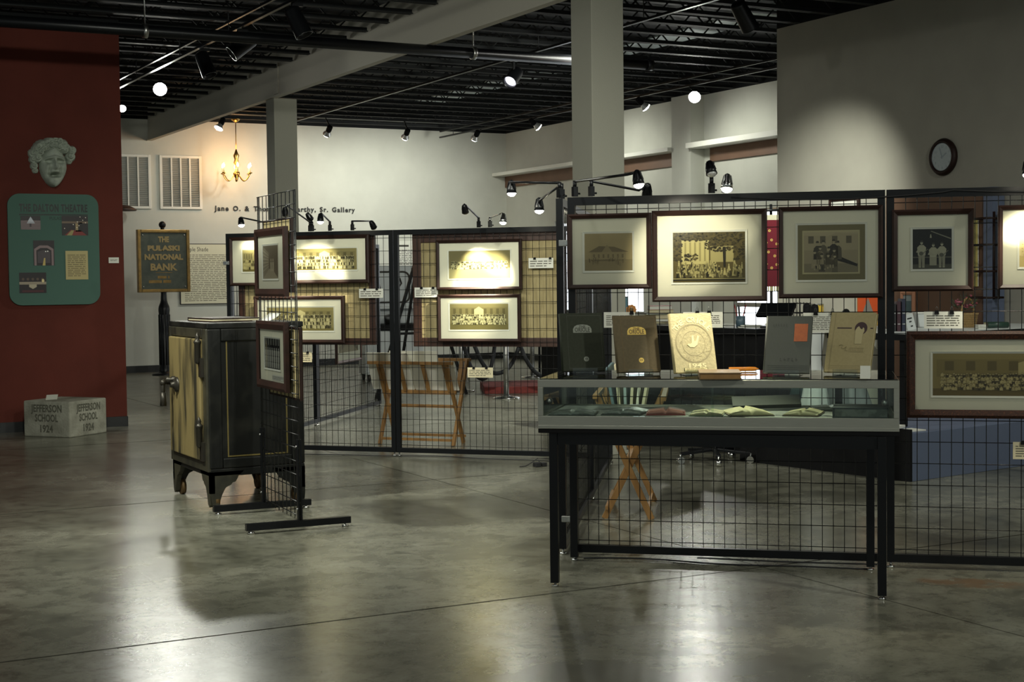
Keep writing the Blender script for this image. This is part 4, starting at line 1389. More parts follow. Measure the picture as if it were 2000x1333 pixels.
label_card(FO, FA, 0.160, 1.172, 0.318, 1.250, 'white caption card behind the first and second standing yearbooks', seed=11, n=6, clips=(0.9,), wires=True)
label_card(FO, FA, 0.560, 1.170, 0.755, 1.248, 'white caption card just behind the embossed gold yearbook', seed=12, n=6, clips=(0.36, 0.66), wires=True)
label_card(FO, FA, 1.146, 1.143, 1.322, 1.241, 'white caption card between the grey and tan standing yearbooks', seed=13, n=8, clips=(0.34, 0.8), wires=True)
label_card(FO, FA, 1.715, 1.162, 1.892, 1.243, 'white caption card with two wire clips in front of the wicker basket', seed=14, n=5, clips=(0.33, 0.72), wires=True)
label_card(FO, FA, 2.122, 0.540, 2.30, 0.622, 'cream caption card low at the right edge, below the wide frame', seed=15, n=5, cream=True)
label_card(RO, RA, 0.500, 1.284, 0.712, 1.358, 'white caption card on the fence post between the two burlap boards', y=-0.022, seed=16, n=3)
label_card(RO, RA, 0.980, 1.285, 1.180, 1.364, 'white caption card left of the upper brightly lit photograph', y=-0.008, seed=17, n=4, clips=(0.3, 0.8))
label_card(RO, RA, 1.943, 1.506, 2.145, 1.585, 'white caption card high on the right side of the right burlap board', y=-0.008, seed=18, n=3, clips=(0.25, 0.88))
label_card(RO, RA, 1.424, 0.644, 1.637, 0.724, 'white caption card on bare wire below the right burlap board', y=-0.008, seed=19, n=4, cream=True)
label_card(RO, RA, -0.085, 0.757, 0.062, 0.840, 'cream caption card on bare wire beside the old safe', y=-0.008, seed=20, n=4, cream=True)

# ---------------------------------------------------------------- grid stand with two pictures
GO, GA = (2.912, 8.10), math.atan2(1, 0.06)
t = thing('grid_stand', 'free-standing black wire grid on two bar feet beside the old safe', 'grid stand', (GO[0], GO[1], 0), GA)
GW, GH = 0.745, 1.945
m = MB()
for x in (-0.035, -0.005, GW, GW + 0.03):
    m.cyl((x, 0, 0.055), (x, 0, GH), 0.0036, n=6)
for i in range(1, 9):
    m.cyl((-0.005 + (GW + 0.005) * i / 9, 0, 0.055), (-0.005 + (GW + 0.005) * i / 9, 0, GH), 0.0028, n=6)
for k in range(25):
    z = GH - 0.003 - 0.0775 * k
    if z > 0.05:
        m.cyl((-0.037, 0.004, z), (GW + 0.032, 0.004, z), 0.0028, n=6)
m.build('wire_grid', M['wire'], t)
for x in (-0.02, GW + 0.015):
    up = MB().box(x - 0.014, -0.013, 0.045, x + 0.014, 0.013, 0.52).build('upright', M['black'], t)
    for z in (0.12, 0.48):
        MB().ball((x, 0.015, z), 0.007, 8).build('bolt', M['chrome'], up)
    ft = MB().box(x - 0.02, -0.30, 0.02, x + 0.02, 0.315, 0.058).build('bar_foot', M['black'], t)
    for y in (-0.27, 0.285):
        MB().cyl((x, y, 0), (x, y, 0.012), 0.02, n=12).cyl((x, y, 0.01), (x, y, 0.02), 0.006, n=8).build('levelling_foot', M['chrome'], ft)
GA2 = GA + PI          # the pictures face the viewer's side of the grid
GO2 = (GO[0], GO[1])
framed(GO2, GA2, -0.735, 1.335, -0.075, 1.742, 0.046, 'framed interior photograph on the upper part of the wire grid stand', lambda w, h: interior_print(w, h), (-0.585, 1.441, -0.25, 1.638), y=-0.012, caption=(-0.40, 1.362, -0.17, 1.385), group='framed photographs on the grid stand')
framed(GO2, GA2, -0.732, 0.780, -0.092, 1.188, 0.050, 'framed photograph of uniformed ranks on the lower part of the grid stand', lambda w, h: ranks_print(w, h), (-0.58, 0.905, -0.24, 1.085), y=-0.012, caption=(-0.42, 0.84, -0.18, 0.87), group='framed photographs on the grid stand')


def back_frame(u0, z0, u1, z1, label):
    t = thing('framed_photograph', label, 'framed photograph', loc(GO, GA, (u0 + u1) / 2, -0.012, z0), GA, 'frames seen edge-on behind the grid stand')
    w, h = u1 - u0, z1 - z0
    wood_rect(-w / 2, 0, w / 2, h, 0.012, -0.020, 0).build('moulding', M['wood_dark'], t)
    MB().box(-w / 2 + .01, -0.006, .01, w / 2 - .01, -0.001, h - .01).build('backing_paper', M['burlap'], t)


back_frame(0.10, 1.36, 0.70, 1.795, 'dark wooden frame hanging on the far face of the grid stand, upper')
back_frame(-0.03, 0.74, 0.62, 1.16, 'dark wooden frame hanging on the far face of the grid stand, lower')

# ================================================================== DISPLAY CASE ON ITS TABLE
CO = ground(1050, 742, 0.96)
CO = (CO.x, CO.y)
CA = R(-39.8)
CW, CD = 1.606, 0.66
TABLE_FEET = [(3.383, 5.961), (4.468, 4.974), (3.780, 6.459), (4.868, 5.500)]
tt = thing('display_table', 'black steel legged table carrying the glass display case', 'table', (CO[0], CO[1], 0), CA)


def in_case(p):
    dx, dy = p[0] - CO[0], p[1] - CO[1]
    return (dx * math.cos(CA) + dy * math.sin(CA), -dx * math.sin(CA) + dy * math.cos(CA))


MB().box(0, 0, 0.715, CW, CD, 0.735).build('table_top', M['black_matte'], tt, bevel=0.002)
lf = [in_case(p) for p in TABLE_FEET]
for (x, y) in lf:
    lg = MB().box(x - 0.019, y - 0.019, 0.018, x + 0.019, y + 0.019, 0.715).build('leg', M['black'], tt, bevel=0.002)
    MB().cyl((x, y, 0), (x, y, 0.010), 0.017, n=12).cyl((x, y, 0.010), (x, y, 0.02), 0.006, n=8).build('levelling_foot', M['chrome'], lg)
ap = MB()
for a, b_ in ((0, 1), (2, 3), (0, 2), (1, 3)):
    p, q = Vector((*lf[a], 0.6875)), Vector((*lf[b_], 0.6875))
    d = (q - p).normalized() * 0.019
    ap.bar(p + d, q - d, 0.022, 0.055)
ap.build('apron', M['black'], tt)

tc = thing('display_case', 'low aluminium framed glass display case full of open yearbooks', 'display case', (CO[0], CO[1], 0.735), CA)
Zb, Zt = 0.0, 0.225
fr = MB()
fr.box(0, 0, 0, CW, 0.012, 0.058).box(0, CD - 0.012, 0, CW, CD, 0.058).box(0, 0.012, 0, 0.012, CD - 0.012, 0.058).box(CW - 0.012, 0.012, 0, CW, CD - 0.012, 0.058)
fr.box(0, -0.003, 0.0, CW, 0, 0.016)
fr.build('base_frame', M['alu'], tc, bevel=0.0015)
for x, y in ((0, 0), (CW - 0.024, 0), (0, CD - 0.024), (CW - 0.024, CD - 0.024)):
    MB().box(x, y - (0.0015 if y == 0 else 0), 0.0585, x + 0.024, y + 0.024, 0.19).build('corner_post', M['alu'], tc, bevel=0.0015)
rm = MB()
rm.box(0, -0.002, 0.19, CW, 0.022, Zt).box(0, CD - 0.022, 0.19, CW, CD, Zt).box(0, 0.022, 0.19, 0.022, CD - 0.022, Zt).box(CW - 0.022, 0.022, 0.19, CW, CD - 0.022, Zt)
rm.build('top_rim', M['alu'], tc, bevel=0.0015)
MB().box(0.012, 0.012, 0.045, CW - 0.012, CD - 0.012, 0.052).build('deck', mat('grey_case_lining', (0.27, 0.28, 0.255), 0.8), tc)
for nm, bx in (('front_pane', (0.024, 0.010, 0.058, 0.80, 0.014, 0.19)), ('front_pane', (0.79, 0.004, 0.058, CW - 0.024, 0.008, 0.19)), ('back_pane', (0.024, CD - 0.012, 0.058, CW - 0.024, CD - 0.008, 0.19)), ('side_pane', (0.008, 0.024, 0.058, 0.012, CD - 0.024, 0.19)), ('side_pane', (CW - 0.012, 0.024, 0.058, CW - 0.008, CD - 0.024, 0.19)), ('top_pane', (0.006, 0.006, Zt, CW - 0.006, CD - 0.006, Zt + 0.005))):
    MB().box(*bx).build(nm, M['glass'], tc)
for x in (0.05, CW - 0.06):
    MB().lathe((x, 0.012, 0.125), (0, 1, 0), [(0.0, 0.0), (0.0, 0.014), (0.012, 0.016), (0.03, 0.013), (0.03, 0.0)], 16).build('lock', M['steel'], tc)
CT = 0.735 + Zt + 0.006          # top of the glass
DECK = 0.735 + 0.053


def open_book(x, y, w, d, rz, label, cover, page, z=DECK, rise=0.028, lean=0.0, cat='open book', group='open yearbooks inside the display case'):
    """two swelling leaves over a flat cover"""
    t = thing('open_book', label, cat, loc(CO, CA, x, y, z), CA + rz, group)
    MB().box(-w / 2, 0, 0, w / 2, d, 0.004).build('cover', cover, t)
    n = 14
    v = []
    for i in range(n + 1):
        u = -1 + 2 * i / n
        h = 0.006 + 0.7 * rise * (0.5 * min(1.0, abs(u) * 9) * (1 - 0.85 * abs(u) ** 1.5) + (0.22 if u > 0 else 0.10) * (1 - abs(u)))
        xx = u * (w / 2 - 0.004)
        v += [(xx, 0.004, 0.0042), (xx, 0.004, h), (xx, d - 0.004, h), (xx, d - 0.004, 0.0042)]
    f = []
    for i in range(n):
        for k in range(4):
            f.append((i * 4 + k, i * 4 + (k + 1) % 4, (i + 1) * 4 + (k + 1) % 4, (i + 1) * 4 + k))
    f += [(0, 1, 2, 3), (n * 4 + 3, n * 4 + 2, n * 4 + 1, n * 4)]
    MB().add(v, f, True).build('pages', page, t)
    return t


PG = mat('grey_photo_page', (0.20, 0.215, 0.20), 0.35, color2=(0.10, 0.11, 0.10), scale=22, lo=0.45, hi=0.6)
PT = mat('toned_page', (0.46, 0.42, 0.25), 0.6, color2=(0.40, 0.36, 0.21), scale=18)
PC = mat('cream_page', (0.62, 0.56, 0.34), 0.6, color2=(0.56, 0.50, 0.29), scale=14)
CG = mat('green_grey_cover', (0.055, 0.065, 0.05), 0.5)
CRD = mat('faded_red_cover', (0.30, 0.055, 0.045), 0.55)
CBR = mat('brown_cloth_cover', (0.105, 0.075, 0.038), 0.55, color2=(0.09, 0.062, 0.03), scale=80)
open_book(0.145, 0.05, 0.22, 0.22, R(4), 'open grey yearbook at the left end of the display case', CG, PG)
open_book(0.365, 0.11, 0.185, 0.24, R(-5), 'open grey yearbook second from the left in the display case', CG, PG, rise=0.034)
open_book(0.572, 0.13, 0.18, 0.22, R(5), 'open red-covered yearbook in the display case', CRD, mat('reddish_page', (0.36, 0.14, 0.11), 0.5), rise=0.036)
open_book(0.757, 0.10, 0.155, 0.22, R(0), 'flat open yearbook with pale green tint, middle of the display case', mat('sage_cover', (0.24, 0.27, 0.18), 0.6), PT, rise=0.022)
open_book(0.968, 0.11, 0.20, 0.24, R(14), 'open cream yearbook brightly lit in the middle of the display case', CBR, PC, rise=0.05)
open_book(1.178, 0.12, 0.16, 0.22, R(-8), 'open tan yearbook right of the bright cream one in the display case', CBR, PT, rise=0.036)
open_book(1.33, 0.40, 0.19, 0.22, R(6), 'open dark grey yearbook deep in the right half of the display case', CG, PG, rise=0.02)
t = thing('slate_album', 'thick slate grey closed album at the right end of the display case', 'book', loc(CO, CA, 1.44, 0.06, DECK), CA + R(-3), 'closed albums in the display case')
MB().box(-0.12, 0, 0, 0.12, 0.20, 0.006).box(-0.12, 0, 0.040, 0.12, 0.20, 0.046).box(-0.12, 0, 0.006, -0.114, 0.20, 0.040).build('cover', mat('slate_cloth', (0.055, 0.066, 0.07), 0.6), t)
MB().box(-0.112, 0.004, 0.006, 0.117, 0.196, 0.040).build('pages', PG, t)
t = thing('propped_book', 'dark book propped slanting on the back of the display case', 'book', loc(CO, CA, 1.02, 0.42, DECK), CA + R(8), 'closed albums in the display case')
MB().bar((-0.16, 0, 0.004), (0.16, 0.0, 0.012), 0.02, 0.08, up=(0, 0.8, 0.45)).xf(Matrix.Translation((0, 0.03, 0.03))).build('cover', mat('blackish_green_cover', (0.012, 0.015, 0.010), 0.6), t)


# ---------------------------------------------------------------- standing yearbooks on clear easels
def tilt(deg):
    return Matrix.Rotation(R(-deg), 4, 'X')


def yearbook(px, py, rz, w, h, label, cover, art, tl=19, th=0.022, spine_left=True):
    p = ground(px, py, CT + 0.014)
    es = thing('book_easel', 'clear plastic easel under the ' + label.split(' standing')[0], 'book stand', (p.x, p.y, CT), rz, 'clear easels on the display case')
    z0 = 0.013
    e = MB().box(-0.06, -0.014, 0, 0.06, 0.085, 0.003).box(-0.06, -0.017, 0, 0.06, -0.014, 0.026)
    e.box(-0.055, 0.026, z0 - 0.003, 0.055, 0.03, z0)
    e.build('base', M['acrylic'], es)
    k = MB().box(-0.045, th + 0.002, -0.004, 0.045, th + 0.005, h * 0.62)
    k.xf(Matrix.Translation((0, 0.004, z0)) @ tilt(tl)).build('back_plate', M['acrylic'], es)
    t = thing('yearbook', label, 'yearbook', (p.x, p.y, CT + z0), rz, 'yearbooks standing on the display case')
    mx = Matrix.Translation((0, 0.0, 0.0)) @ tilt(tl)
    c = MB()
    c.box(-w / 2, 0, 0, w / 2, 0.003, h).box(-w / 2, th - 0.003, 0, w / 2, th, h)
    s = -1 if spine_left else 1
    c.cyl((s * (w / 2 - 0.002), th / 2, 0), (s * (w / 2 - 0.002), th / 2, h), th / 2, n=14)
    c.xf(mx).build('cover', cover, t)
    MB().box(-w / 2 + (0.004 if spine_left else 0.005), 0.003, 0.004, w / 2 - (0.005 if spine_left else 0.004), th - 0.003, h - 0.004).xf(mx).build('pages', M['cream'], t)
    for nm, mb, mt in art(w, h):
        mb.xf(mx).build(nm, mt, t)
    return t


GOLD = mat('gold_stamp', (0.62, 0.44, 0.10), 0.42, metal=0.35)
DULL = mat('dull_silver_stamp', (0.20, 0.215, 0.18), 0.45, metal=0.2)


def plate_art(stamp, letters_mat):
    def art(w, h):
        pl = []
        n = 14
        for i in range(n + 1):
            a = PI * i / n
            pl.append((0.043 * (1 if abs(math.cos(a)) > .6 else abs(math.cos(a)) / .6) * (1 if math.cos(a) > 0 else -1) if abs(math.cos(a)) > .6 else 0.043 * math.cos(a) / .6, h * .735 + 0.028 * math.sin(a) ** 0.6))
        pl = [(-0.045, h * .655), (0.045, h * .655), (0.045, h * .72), (0.038, h * .765), (0.025, h * .79), (0, h * .80), (-0.025, h * .79), (-0.038, h * .765), (-0.045, h * .72)]
        a = MB().prism(pl, -0.0012, 0.0)
        lt = MB().text('THE', 0.017, (0, -0.0013, h * .74), depth=0.0004, bold=0.0006).text('ORIOLE', 0.030, (0, -0.0013, h * .672), depth=0.0004, width=0.074, bold=0.001)
        b = MB().cyl((0.012, 0.0, h * .20), (0.012, -0.0012, h * .20), 0.0125, n=22)
        l2 = MB().box(0.006, -0.0016, h * .19, 0.010, -0.0012, h * .215).box(0.013, -0.0016, h * .19, 0.018, -0.0012, h * .215)
        fr = MB()
        for x0, z0, x1, z1 in ((-w * .36, .012, -w * .355, h - .012), (w * .45, .012, w * .455, h - .012), (-w * .36, .012, w * .455, .0135), (-w * .36, h - .0135, w * .455, h - .012)):
            fr.box(x0, -0.0006, z0, x1, 0, z1)
        return [('title_plate', a, stamp), ('title_lettering', lt, letters_mat), ('seal', b, stamp), ('seal_lettering', l2, letters_mat), ('stamped_border', fr, letters_mat)]
    return art


def gold_art(w, h):
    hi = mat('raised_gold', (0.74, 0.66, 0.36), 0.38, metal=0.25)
    dk = mat('darker_gold', (0.34, 0.29, 0.15), 0.5, metal=0.1)  # darker gold for the wreath
    a = MB()
    word = 'THE ORIOLE'
    cz, r = h * .505, 0.098
    n = len(word)
    for i, chx in enumerate(word):
        if chx == ' ':
            continue
        q = R(142 - 104 * i / (n - 1))
        ox, oz = r * 0.92 * math.cos(q), cz + r * math.sin(q)
        a.text(chx, 0.036, (ox, -0.0006, oz), (math.sin(q), 0, -math.cos(q)), (math.cos(q), 0, math.sin(q)), depth=0.0012, bold=0.0012)
    a.text('1945', 0.030, (0.008, -0.0006, h * .075), depth=0.0012, width=0.085, bold=0.001)
    ring = MB()
    rnd = random.Random(4)
    for rr, wd in ((0.094, .0016), (0.060, .0014), (0.090, .001)):
        m = 48
        v = []
        for i in range(m):
            q = 2 * PI * i / m
            for rad in (rr - wd, rr + wd):
                v.append((rad * math.cos(q) * .93, -0.001, cz - .006 + rad * math.sin(q)))
        ring.add(v, [(2 * i, 2 * i + 1, 2 * ((i + 1) % m) + 1, 2 * ((i + 1) % m)) for i in range(m)])
    for i in range(150):
        q = rnd.uniform(0, 2 * PI)
        rad = rnd.uniform(0.063, 0.088)
        x, z = rad * math.cos(q) * .93, cz - .006 + rad * math.sin(q)
        s = rnd.uniform(.0012, .003)
        ring.add([(x - s, -.001, z), (x, -.001, z - s * .7), (x + s, -.001, z), (x, -.001, z + s * .7)], [(0, 1, 2, 3)])
    for i in range(110):
        q = rnd.uniform(0, 2 * PI)
        rad = 0.056 * math.sqrt(rnd.random())
        x, z = rad * math.cos(q) * .93, cz - .006 + rad * math.sin(q)
        if abs(x) < .03 and abs(z - cz) < .035:
            continue
        s = rnd.uniform(.001, .0022)
        ring.add([(x - s, -.001, z), (x, -.001, z - s * .7), (x + s, -.001, z), (x, -.001, z + s * .7)], [(0, 1, 2, 3)])
    bird = MB()
    z = cz
    bird.prism([(-.032, z - .012), (-.020, z - .024), (.000, z - .026), (.016, z - .014), (.022, z + .004), (.030, z + .028), (.022, z + .034), (.012, z + .008), (.004, z + .002), (.002, z + .034), (-.008, z + .030), (-.010, z - .002), (-.018, z - .010), (-.026, z - .006)], -0.003, 0)
    tg = MB().box(-0.060, -0.004, 0.004, 0.055, -0.001, 0.022)
    tl = Print().rect(-0.057, 0.006, 0.052, 0.020, sRGB(226, 214, 160)).lines(-0.05, 0.0075, 0.045, 0.0185, 2, sRGB(120, 106, 60), seed=5)
    for i in range(len(tl.v)):
        tl.v[i] = (tl.v[i][0], tl.v[i][1] - 0.0042, tl.v[i][2])
    return [('embossed_lettering', a, hi), ('embossed_wreath', ring, dk), ('embossed_bird', bird, hi), ('tag_strip', tg, M['acrylic']), ('tag_printing', tl, M['print'])]


def label_art(w, h):
    a = MB().box(w * .12, -0.0012, h * .55, w * .42, 0, h * .86)
    ln = MB()
    for k in range(3):
        ln.box(-w * .44, -0.0006, h * (.05 + .035 * k), w * .46, 0, h * (.05 + .035 * k) + .0012)
    tx = MB()
    for k in range(5):
        tx.box(-.034 + .018 * k, -0.0005, h * .20, -.031 + .018 * k, 0, h * .26).box(-.034 + .018 * k, -0.0005, h * (.20 + .02 * (k % 3)), -.024 + .018 * k, 0, h * (.212 + .02 * (k % 3)))
    for k in range(6):
        tx.box(-.075 + .012 * k, -0.0005, h * .82, -.073 + .012 * k, 0, h * .86)
    return [('orange_label', a, mat('orange_leather_label', (0.42, 0.105, 0.022), 0.5, color2=(0.36, 0.085, 0.02), scale=60)), ('stamped_lines', ln, mat('grey_cloth_crease', (0.03, 0.033, 0.03), 0.7)), ('stamped_figures', tx, mat('grey_cloth_stamp', (0.045, 0.048, 0.042), 0.7))]


def tan_art(w, h):
    dk = mat('dark_plum_stamp', (0.030, 0.009, 0.012), 0.55)
    a = MB()
    zc, xc = h * .735, w * .20
    v = [(xc + .030 * math.cos(2 * PI * i / 30), zc + .030 * math.sin(2 * PI * i / 30)) for i in range(30)]
    a.prism(v, -0.001, 0)
    a.box(-w * .34, -0.001, zc - .002, xc - .045, 0, zc + .003).box(xc + .045, -0.001, zc - .002, w * .47, 0, zc + .003)
    fg = MB().prism([(xc - .024, zc - .026), (xc - .026, zc - .010), (xc - .018, zc + .004), (xc - .010, zc + .010), (xc - .004, zc + .0), (xc + .006, zc - .006), (xc + .010, zc + .004), (xc + .016, zc + .000), (xc + .018, zc - .014), (xc + .012, zc - .030), (xc + .012, zc - .075), (xc - .022, zc - .075)], -0.0018, -0.0008)
    tx = MB().tube([(-.052, -.0008, h * .44), (-.040, -.0008, h * .455), (-.032, -.0008, h * .44), (-.040, -.0008, h * .41), (-.030, -.0008, h * .385), (-.016, -.0008, h * .43), (-.020, -.0008, h * .36), (-.008, -.0008, h * .355)], 0.0010, 5)
    for k in range(9):
        tx.box(-.002 + .008 * k, -0.0008, h * .345, .001 + .008 * k, 0, h * .40)
    tx.box(-.004, -0.0008, h * .335, .070, 0, h * .341).box(.0, -0.0008, h * .405, .070, 0, h * .410)
    bd = MB().box(-w * .42, -0.0006, 0, -w * .40, 0, h)
    for k in range(3):
        bd.box(-w * .46, -0.0006, h * (.045 + .03 * k), w * .48, 0, h * (.045 + .03 * k) + .001)
    sh = mat('tan_blind_stamp', (0.26, 0.215, 0.105), 0.6)
    return [('dark_roundel', a, dk), ('figures', fg, mat('tan_relief', (0.40, 0.345, 0.185), 0.6)), ('blind_lettering', tx, sh), ('blind_border', bd, sh)]


yearbook(1142, 724, R(-22), 0.203, 0.290, 'dark green standing yearbook, leftmost on the display case', mat('dark_green_cloth', (0.022, 0.027, 0.015), 0.65, spec=0.25, color2=(0.018, 0.022, 0.012), scale=90), plate_art(DULL, mat('dark_green_letter', (0.05, 0.055, 0.04), 0.6)))
yearbook(1250, 726, R(-19), 0.203, 0.278, 'brown standing yearbook with a gold title plate', mat('brown_grey_cloth', (0.105, 0.082, 0.042), 0.65, spec=0.25, color2=(0.09, 0.07, 0.036), scale=90), plate_art(GOLD, mat('brown_letter', (0.16, 0.10, 0.03), 0.6)))
yearbook(1361, 727, R(-17), 0.200, 0.288, 'embossed pale gold standing yearbook dated 1945', mat('pale_gold_cloth', (0.52, 0.45, 0.235), 0.45, metal=0.15, color2=(0.44, 0.38, 0.20), scale=60, bump=0.15, bscale=120), gold_art)
yearbook(1536, 728, R(-50), 0.205, 0.272, 'slate grey standing yearbook with an orange label', mat('slate_grey_cloth', (0.080, 0.088, 0.074), 0.65, spec=0.25, color2=(0.085, 0.09, 0.08), scale=70, stretch=(3, 3, .5)), label_art)
yearbook(1653, 727, R(-64), 0.215, 0.286, 'tan standing yearbook with a dark roundel, rightmost on the display case', mat('tan_cloth', (0.33, 0.275, 0.135), 0.6, color2=(0.30, 0.25, 0.12), scale=80), tan_art)
p = ground(1366, 742, CT)
t = thing('flat_yearbook', 'brown yearbook lying flat on the front edge of the display case', 'yearbook', (p.x, p.y, CT), CA + R(6))
MB().box(0, 0, 0, 0.185, 0.26, 0.004).box(0, 0, 0.026, 0.185, 0.26, 0.030).box(0, 0, 0.004, 0.004, 0.26, 0.026).build('cover', mat('brown_gilt_cover', (0.20, 0.125, 0.05), 0.45, color2=(0.17, 0.10, 0.04), scale=70), t)
MB().box(0.004, 0.004, 0.004, 0.182, 0.256, 0.026).build('pages', M['wood_light'], t)
p = ground(1432, 726, CT)
t = thing('orange_marker', 'orange marker pen lying behind the flat brown yearbook', 'pen', (p.x, p.y, CT + 0.011), CA + R(12))
MB().lathe((-0.02, 0, 0), (1, 0, 0), [(0, 0.0), (0.0, 0.010), (0.10, 0.0105), (0.125, 0.010), (0.145, 0.0), ], 12).build('barrel', mat('orange_plastic', (0.72, 0.24, 0.012), 0.4), t)
p = ground(1690, 741, CT)
t = thing('leaflet', 'small white leaflet standing by the right end of the display case top', 'leaflet', (p.x, p.y, CT), CA + R(-8))
MB().bar((-0.022, 0.0, 0.03), (0.022, 0.0, 0.03), 0.002, 0.058, up=(0, 0.25, 1)).build('sheet', M['paper'], t)

# ================================================================== CLAMP LAMPS ON THE FENCES
LG = 'black clamp-on picture lamps along the fence tops'


def onfence(px, py, o, rz, y):
    """point where a sight line meets the upright plane lying y behind the fence"""
    n = Vector((-math.sin(rz), math.cos(rz), 0))
    a = Vector((o[0], o[1], 0)) + n * y
    d = ray(px, py)
    return EYEP + d * ((a - EYEP).dot(n) / d.dot(n))


def clamp_lamp(base, head, aim, label, power=0.0, angle=80, lit=True, elbow=None, color=WARM_LAMP, chrome=False, size=0.72):
    base, head, aim = Vector(base), Vector(head), Vector(aim)
    t = thing('clamp_lamp', label, 'clamp lamp', base, 0, LG)
    mc = M['chrome'] if chrome else M['black']
    MB().box(-0.012, -0.012, -0.045, 0.012, 0.012, 0.004).cyl((0, 0, 0.0), (0, 0, 0.034), 0.010, n=12).cyl((0.012, 0, -0.03), (0.03, 0, -0.03), 0.005, n=8).build('clamp', mc, t)
    h = head - base
    d = (aim - head).normalized()
    if lit:
        d = (d * 0.45 + Vector((0, 0, -0.9)) + (EYEP - head).normalized() * 0.55).normalized()
    back = h - d * 0.045 * size
    pts = [Vector((0, 0, 0.03))]
    if elbow is not None:
        pts.append(Vector(elbow) - base)
    pts.append(back)
    MB().tube(pts, 0.0065, 8).ball(back, 0.014, 10).build('arm', mc, t)
    s = size
    hd = MB().lathe(h - d * 0.055 * s, d, [(0, 0.0), (0.0, 0.018 * s), (0.03 * s, 0.022 * s), (0.06 * s, 0.034 * s), (0.095 * s, 0.039 * s), (0.095 * s, 0.035 * s), (0.06 * s, 0.03 * s)], 18)
    for k in range(8):
        q = 2 * PI * k / 8
        u = d.orthogonal().normalized()
        w = d.cross(u)
        r = u * math.cos(q) + w * math.sin(q)
        hd.bar(h - d * 0.05 * s + r * 0.021 * s, h + d * 0.01 * s + r * 0.034 * s, 0.004 * s, 0.008 * s, up=tuple(r))
    ho = hd.build('head', mc, t)
    MB().lathe(h + d * 0.030 * s, d, [(0, 0.034 * s), (0.012 * s, 0.033 * s), (0.022 * s, 0.026 * s), (0.029 * s, 0.014 * s), (0.032 * s, 0.0)], 14).build('bulb', M['bulb_warm'] if lit else M['reflector'], ho)
    if power:
        lamp('clamp_lamp_light', h + d * 0.085, aim - base, power, angle, 0.65, color, t, 0.02)
    return t


def f3(u, z, y=-0.03):
    q = loc(FO, FA, u, y, z)
    return Vector(q)


def r3(u, z, y=-0.03):
    return Vector(loc(RO, RA, u, y, z))


TOPZ = FZ + 0.005
# near fence
clamp_lamp(f3(0.015, TOPZ + .045, 0), onfence(1246, 350, FO, FA, -0.56), f3(0.62, 1.48), 'lit clamp lamp on a long arm from the corner post, above the leftmost near frame', 17, 68, elbow=onfence(1226, 341, FO, FA, -0.55))
clamp_lamp(f3(0.10, TOPZ + .045, 0.0), onfence(1264, 372, FO, FA, 0.30), f3(0.2, 1.2, 0.9), 'dark clamp lamp low behind the near fence, left of the tall upright one', 6, 90, lit=False, elbow=onfence(1248, 372, FO, FA, 0.28))
clamp_lamp(f3(0.703, TOPZ + .045, 0), onfence(1388, 330, FO, FA, -0.14), f3(0.98, 0.80, -0.62), 'black clamp lamp standing straight up above the embossed gold yearbook', 55, 44, lit=False, elbow=onfence(1393, 318, FO, FA, -0.02))
clamp_lamp(f3(0.770, TOPZ + .045, 0), onfence(1420, 358, FO, FA, -0.64), f3(0.66, 1.12, -0.40), 'chrome clamp lamp shining down on the embossed gold yearbook', 23, 36, elbow=onfence(1418, 346, FO, FA, -0.55), chrome=True)
clamp_lamp(f3(2.28, TOPZ + .045, 0), onfence(2008, 330, FO, FA, -0.28), f3(2.30, 1.25), 'glaring clamp lamp at the right edge above the cut-off frame', 26, 100, elbow=onfence(2030, 322, FO, FA, -0.26))
sp3 = lambda s, z, y=0.0: Vector(loc(SO, SA, s, y, z))
clamp_lamp(sp3(0.05, TOPZ + .045), onfence(999, 368, FO, FA, 0.45), r3(1.85, 1.3), 'lit clamp lamp reaching left from the corner post, highest of the corner pair', 12, 80, elbow=onfence(994, 356, FO, FA, 0.45))
clamp_lamp(sp3(0.16, TOPZ + .045), onfence(1053, 402, FO, FA, 0.55), r3(2.0, 1.1), 'lit clamp lamp reaching left from the corner post, lowest of the corner pair', 10, 80, elbow=onfence(1051, 394, FO, FA, 0.55))
# rear fence
clamp_lamp(r3(-0.32, TOPZ + .045, 0), onfence(471, 434, RO, RA, -0.20), r3(-0.45, 1.55), 'lit clamp lamp at the far left end of the rear fence', 7, 90, elbow=onfence(471, 425, RO, RA, -0.20))
clamp_lamp(r3(0.06, TOPZ + .045, 0), onfence(557, 414, RO, RA, -0.45), r3(-0.12, 1.40), 'dark clamp lamp seen through the top of the grid stand', 110, 46, lit=False, elbow=onfence(561, 402, RO, RA, -0.42))
clamp_lamp(r3(0.24, TOPZ + .045, 0), onfence(626, 427, RO, RA, -0.45), r3(0.05, 1.36), 'dazzling clamp lamp above the wide group photograph of the rear fence', 55, 66, elbow=onfence(628, 417, RO, RA, -0.45))
clamp_lamp(r3(0.08, TOPZ + .045, 0), onfence(604, 424, RO, RA, 0.24), r3(0.1, 1.3, 0.9), 'dark clamp lamp turned away, just right of the grid stand top', 6, 80, lit=False, elbow=onfence(602, 416, RO, RA, 0.24))
clamp_lamp(r3(0.44, TOPZ + .045, 0), onfence(728, 440, RO, RA, 0.28), r3(0.7, 1.0, 0.9), 'dark clamp lamp above the post between the two burlap boards', 8, 80, lit=False, elbow=onfence(722, 432, RO, RA, 0.28))
clamp_lamp(r3(1.53, TOPZ + .045, 0), onfence(908, 409, RO, RA, -0.45), r3(1.52, 1.43), 'dark clamp lamp on the left of the pair above the bright burlap board', 300, 40, lit=False, elbow=onfence(907, 399, RO, RA, -0.45), chrome=False)
